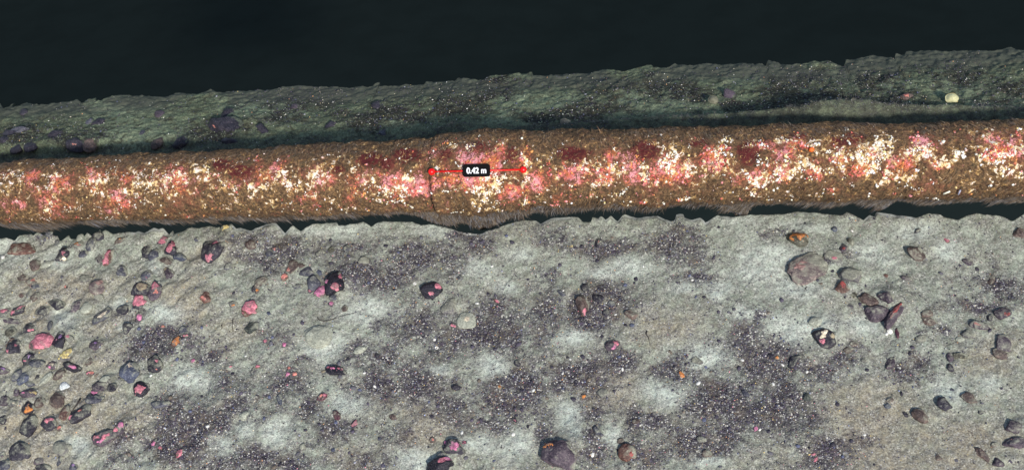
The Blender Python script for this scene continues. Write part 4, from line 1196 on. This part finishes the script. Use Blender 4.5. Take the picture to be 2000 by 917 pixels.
lt = link('lettering', tme, pl); lt.location = (0, 0, .0031)

# ------------------------------------------------------------------ shells, twigs and odd things
def put(px, py, far=False, up=0.0):
    P = locate(px, py, far)
    return Vector((P[0], P[1], float(gsample(G_FAR if far else G_FRONT, P[0], P[1])) + up))
M_SHELL = plain('shell', (.80, .78, .70), .5, .25, 160, .4); M_CLAM = plain('clam_shell', (.62, .60, .33), .5, .3, 120, .4)
M_CLAMB = plain('clam_band', (.55, .42, .16), .6, .3, 160)
M_TWIG = plain('twig', (.06, .05, .045), .8, .3, 300); M_OR = plain('orange_sponge', (.85, .17, .03), .6, .2, 200); M_ROD = plain('pale_rod', (.88, .84, .66), .6, .15, 200)
def dish(r, el=.8, depth=.35, ribs=9):
    nr, na = 8, 40
    V = []; F_ = []
    for s_, zo in ((1, 0), (1, -.12)):
        for i in range(nr):
            t = i / (nr - 1)
            for j in range(na):
                a = 2 * math.pi * j / na
                rr = r * t * (1 + .03 * math.cos(a * ribs))
                V.append((rr * math.cos(a), rr * math.sin(a) * el, r * (depth * (1 - t * t) + zo + .02 * math.cos(t * 14))))
    for L_ in range(2):
        for i in range(nr - 1):
            for j in range(na):
                q = (L_ * nr * na + i * na + j, L_ * nr * na + i * na + (j + 1) % na, L_ * nr * na + (i + 1) * na + (j + 1) % na, L_ * nr * na + (i + 1) * na + j)
                F_.append(q if L_ == 1 else q[::-1])
    o = (nr - 1) * na
    for j in range(na): F_.append((o + j, o + (j + 1) % na, nr * na + o + (j + 1) % na, nr * na + o + j))
    me = bpy.data.meshes.new('shell'); me.from_pydata(V, [], F_)
    for f in me.polygons: f.use_smooth = True
    return me
sh = dish(1.0); sh.materials.append(M_SHELL)
def ring_mesh():
    V = []; F_ = []; n_, m_ = 20, 8
    for i in range(n_):
        a = 2 * math.pi * i / n_
        for j in range(m_):
            b = 2 * math.pi * j / m_; rr = 1 - .32 + .32 * math.cos(b)
            V.append((rr * math.cos(a), rr * .9 * math.sin(a), .3 * math.sin(b)))
    for i in range(n_):
        for j in range(m_):
            F_.append((i * m_ + j, ((i + 1) % n_) * m_ + j, ((i + 1) % n_) * m_ + (j + 1) % m_, i * m_ + (j + 1) % m_))
    me = bpy.data.meshes.new('ring_shell'); me.from_pydata(V, [], F_)
    for f in me.polygons: f.use_smooth = True
    me.materials.append(M_SHELL); return me
ring = ring_mesh()
SHELLS = [(1364, 748, 10, 'oval white shell, the larger one on dark gravel'), (1216, 721, 7, ''), (1114, 701, 6, ''), (1099, 729, 7, ''), (932, 593, 9, ''), (961, 520, 7, ''),
          (810, 553, 9, 'ring'), (853, 679, 9, 'ring'), (903, 846, 9, ''), (712, 728, 7, ''), (732, 754, 6, ''), (6, 502, 13, ''), (406, 832, 9, ''), (344, 849, 6, ''), (297, 736, 6, ''),
          (1738, 647, 12, ''), (1607, 516, 7, ''), (1664, 451, 6, ''), (1529, 712, 7, ''), (1576, 726, 6, ''), (1450, 703, 8, ''), (1158, 890, 9, ''), (1042, 762, 8, ''), (1003, 848, 8, ''),
          (1202, 614, 6, ''), (1100, 568, 5, ''), (849, 663, 6, ''), (1689, 849, 6, ''), (1352, 547, 6, ''), (1217, 470, 5, ''), (480, 695, 6, ''), (1510, 750, 9, ''), (1484, 839, 6, ''), (1732, 652, 8, '')]
for i, (x, y, d, t) in enumerate(SHELLS):
    P = put(x, y); r = d * .0011
    o = bpy.data.objects.new('ring_shell' if t == 'ring' else 'shell', ring if t == 'ring' else sh); COL.objects.link(o)
    o.location = P + Vector((0, 0, r * .25)); o.scale = (r, r * random.Random(i).uniform(.75, 1), r); o.rotation_euler = (random.Random(i).uniform(-.3, .3), .2, random.Random(i + 5).uniform(0, 6))
    o['label'] = spot_label(('cream ring of shell' if t == 'ring' else 'small oval white shell' if d > 7 else 'tiny white shell fleck'), x, y) if t in ('', 'ring') else t + ' near the bottom centre'
    o['category'] = 'shell'; o['group'] = 'pale shells on the seabed'
def clam(px, py, size, mats, label, rz):
    P = put(px, py, True)
    e = bpy.data.objects.new('clam', None); COL.objects.link(e); e.location = P + Vector((0, 0, size * .45)); e['label'] = label; e['category'] = 'clam'
    e.rotation_euler = (.35, 0, rz)
    for s_, nm, mt in ((1, 'upper_valve', mats[0]), (-1, 'lower_valve', mats[1])):
        me = dish(size, .86, .62, 5); me.materials.append(mt)
        v = link(nm, me, e); v.scale = (1, 1, s_); v.location = (0, 0, .08 * size * s_); v.rotation_euler = (-.08 * s_, 0, 0)
    tube('hinge', [(-size * .85, -.5 * size, 0), (0, -.86 * size, 0), (size * .85, -.5 * size, 0)], size * .10, mats[1], parent=e)
clam(1858, 196, .031, (M_CLAM, M_CLAMB), 'pale yellow closed clam lying on the dim bank behind the pipe', 0)
clam(1393, 198, .026, (plain('dull_shell', (.19, .185, .13), .7, .4, 120), plain('dull_shell_edge', (.3, .27, .18), .7, .3, 120)), 'dull half buried clam on the far bank beside a flat plum stone', -.5)
def twig(pxs, r, label, name='twig', far=False):
    pts = []
    for x, y in pxs: pts.append(put(x, y, far, r * .8))
    base = pts[0].copy(); o = tube(name, [p - base for p in pts], r, M_TWIG, 6, taper=True, loc=base); o['label'] = label; o['category'] = 'twig'
twig([(620, 620), (624, 625), (632, 628), (642, 628), (654, 625), (664, 620), (673, 617), (686, 613), (698, 609)], .0022, 'thin dark curved twig below the black and pink rock')
twig([(945, 668), (950, 658), (953, 650), (957, 643), (961, 639)], .003, 'short dark forked twig in gravel right of the pale sponge disc')
twig([(1264, 646), (1262, 652), (1267, 660), (1270, 676)], .003, 'short dark twig standing in silt right of the brown grey stone')
twig([(1575, 560), (1568, 575), (1564, 582)], .0016, 'hair thin dark twig under the broad flat pinkish slab')
twig([(158, 779), (152, 790), (146, 797), (139, 808)], .0045, 'black stick leaning on the long dark stone with pink end')
twig([(433, 633), (434, 640), (431, 644)], .003, 'short dark twig in brown silt left of the pink crusted lump')
twig([(455, 622), (454, 640), (456, 652)], .002, 'thin upright dark twig beside the pink crusted lump')
def on_pipe_thing(px, py): return Vector(on_pipe(px, py, .006))
# orange spot sponge and two pale bits on the pipe
P = on_pipe_thing(1585, 292)
D, F_ = ICO[3]; V = D * (1 + .3 * n3(D, 2, 5))[:, None] * np.array([.012, .010, .012])
o = link('orange_sponge', mesh_np('orange_sponge', V, F_, 3, True, M_OR), loc=P, label='small vivid orange sponge on the right part of the pipe', cat='sponge')
P = on_pipe_thing(1841, 377); Q = on_pipe_thing(1854, 372)
tube('pale_rod', [(0, 0, 0), tuple((Q - P) * .5), tuple(Q - P)], .0042, M_ROD, loc=P + Vector((0, -.012, .012)), label='short pale rod lying in the turf low on the pipe, right side', cat='rod')
P = on_pipe_thing(1870, 378); Q = on_pipe_thing(1874, 370)
tube('grey_rod', [(0, 0, 0), tuple((Q - P) * .5), tuple(Q - P)], .0038, plain('grey_bit', (.42, .42, .52), .6, .2, 200), loc=P + Vector((0, -.012, .012)), label='short grey stub in the turf right of the pale rod', cat='rod')
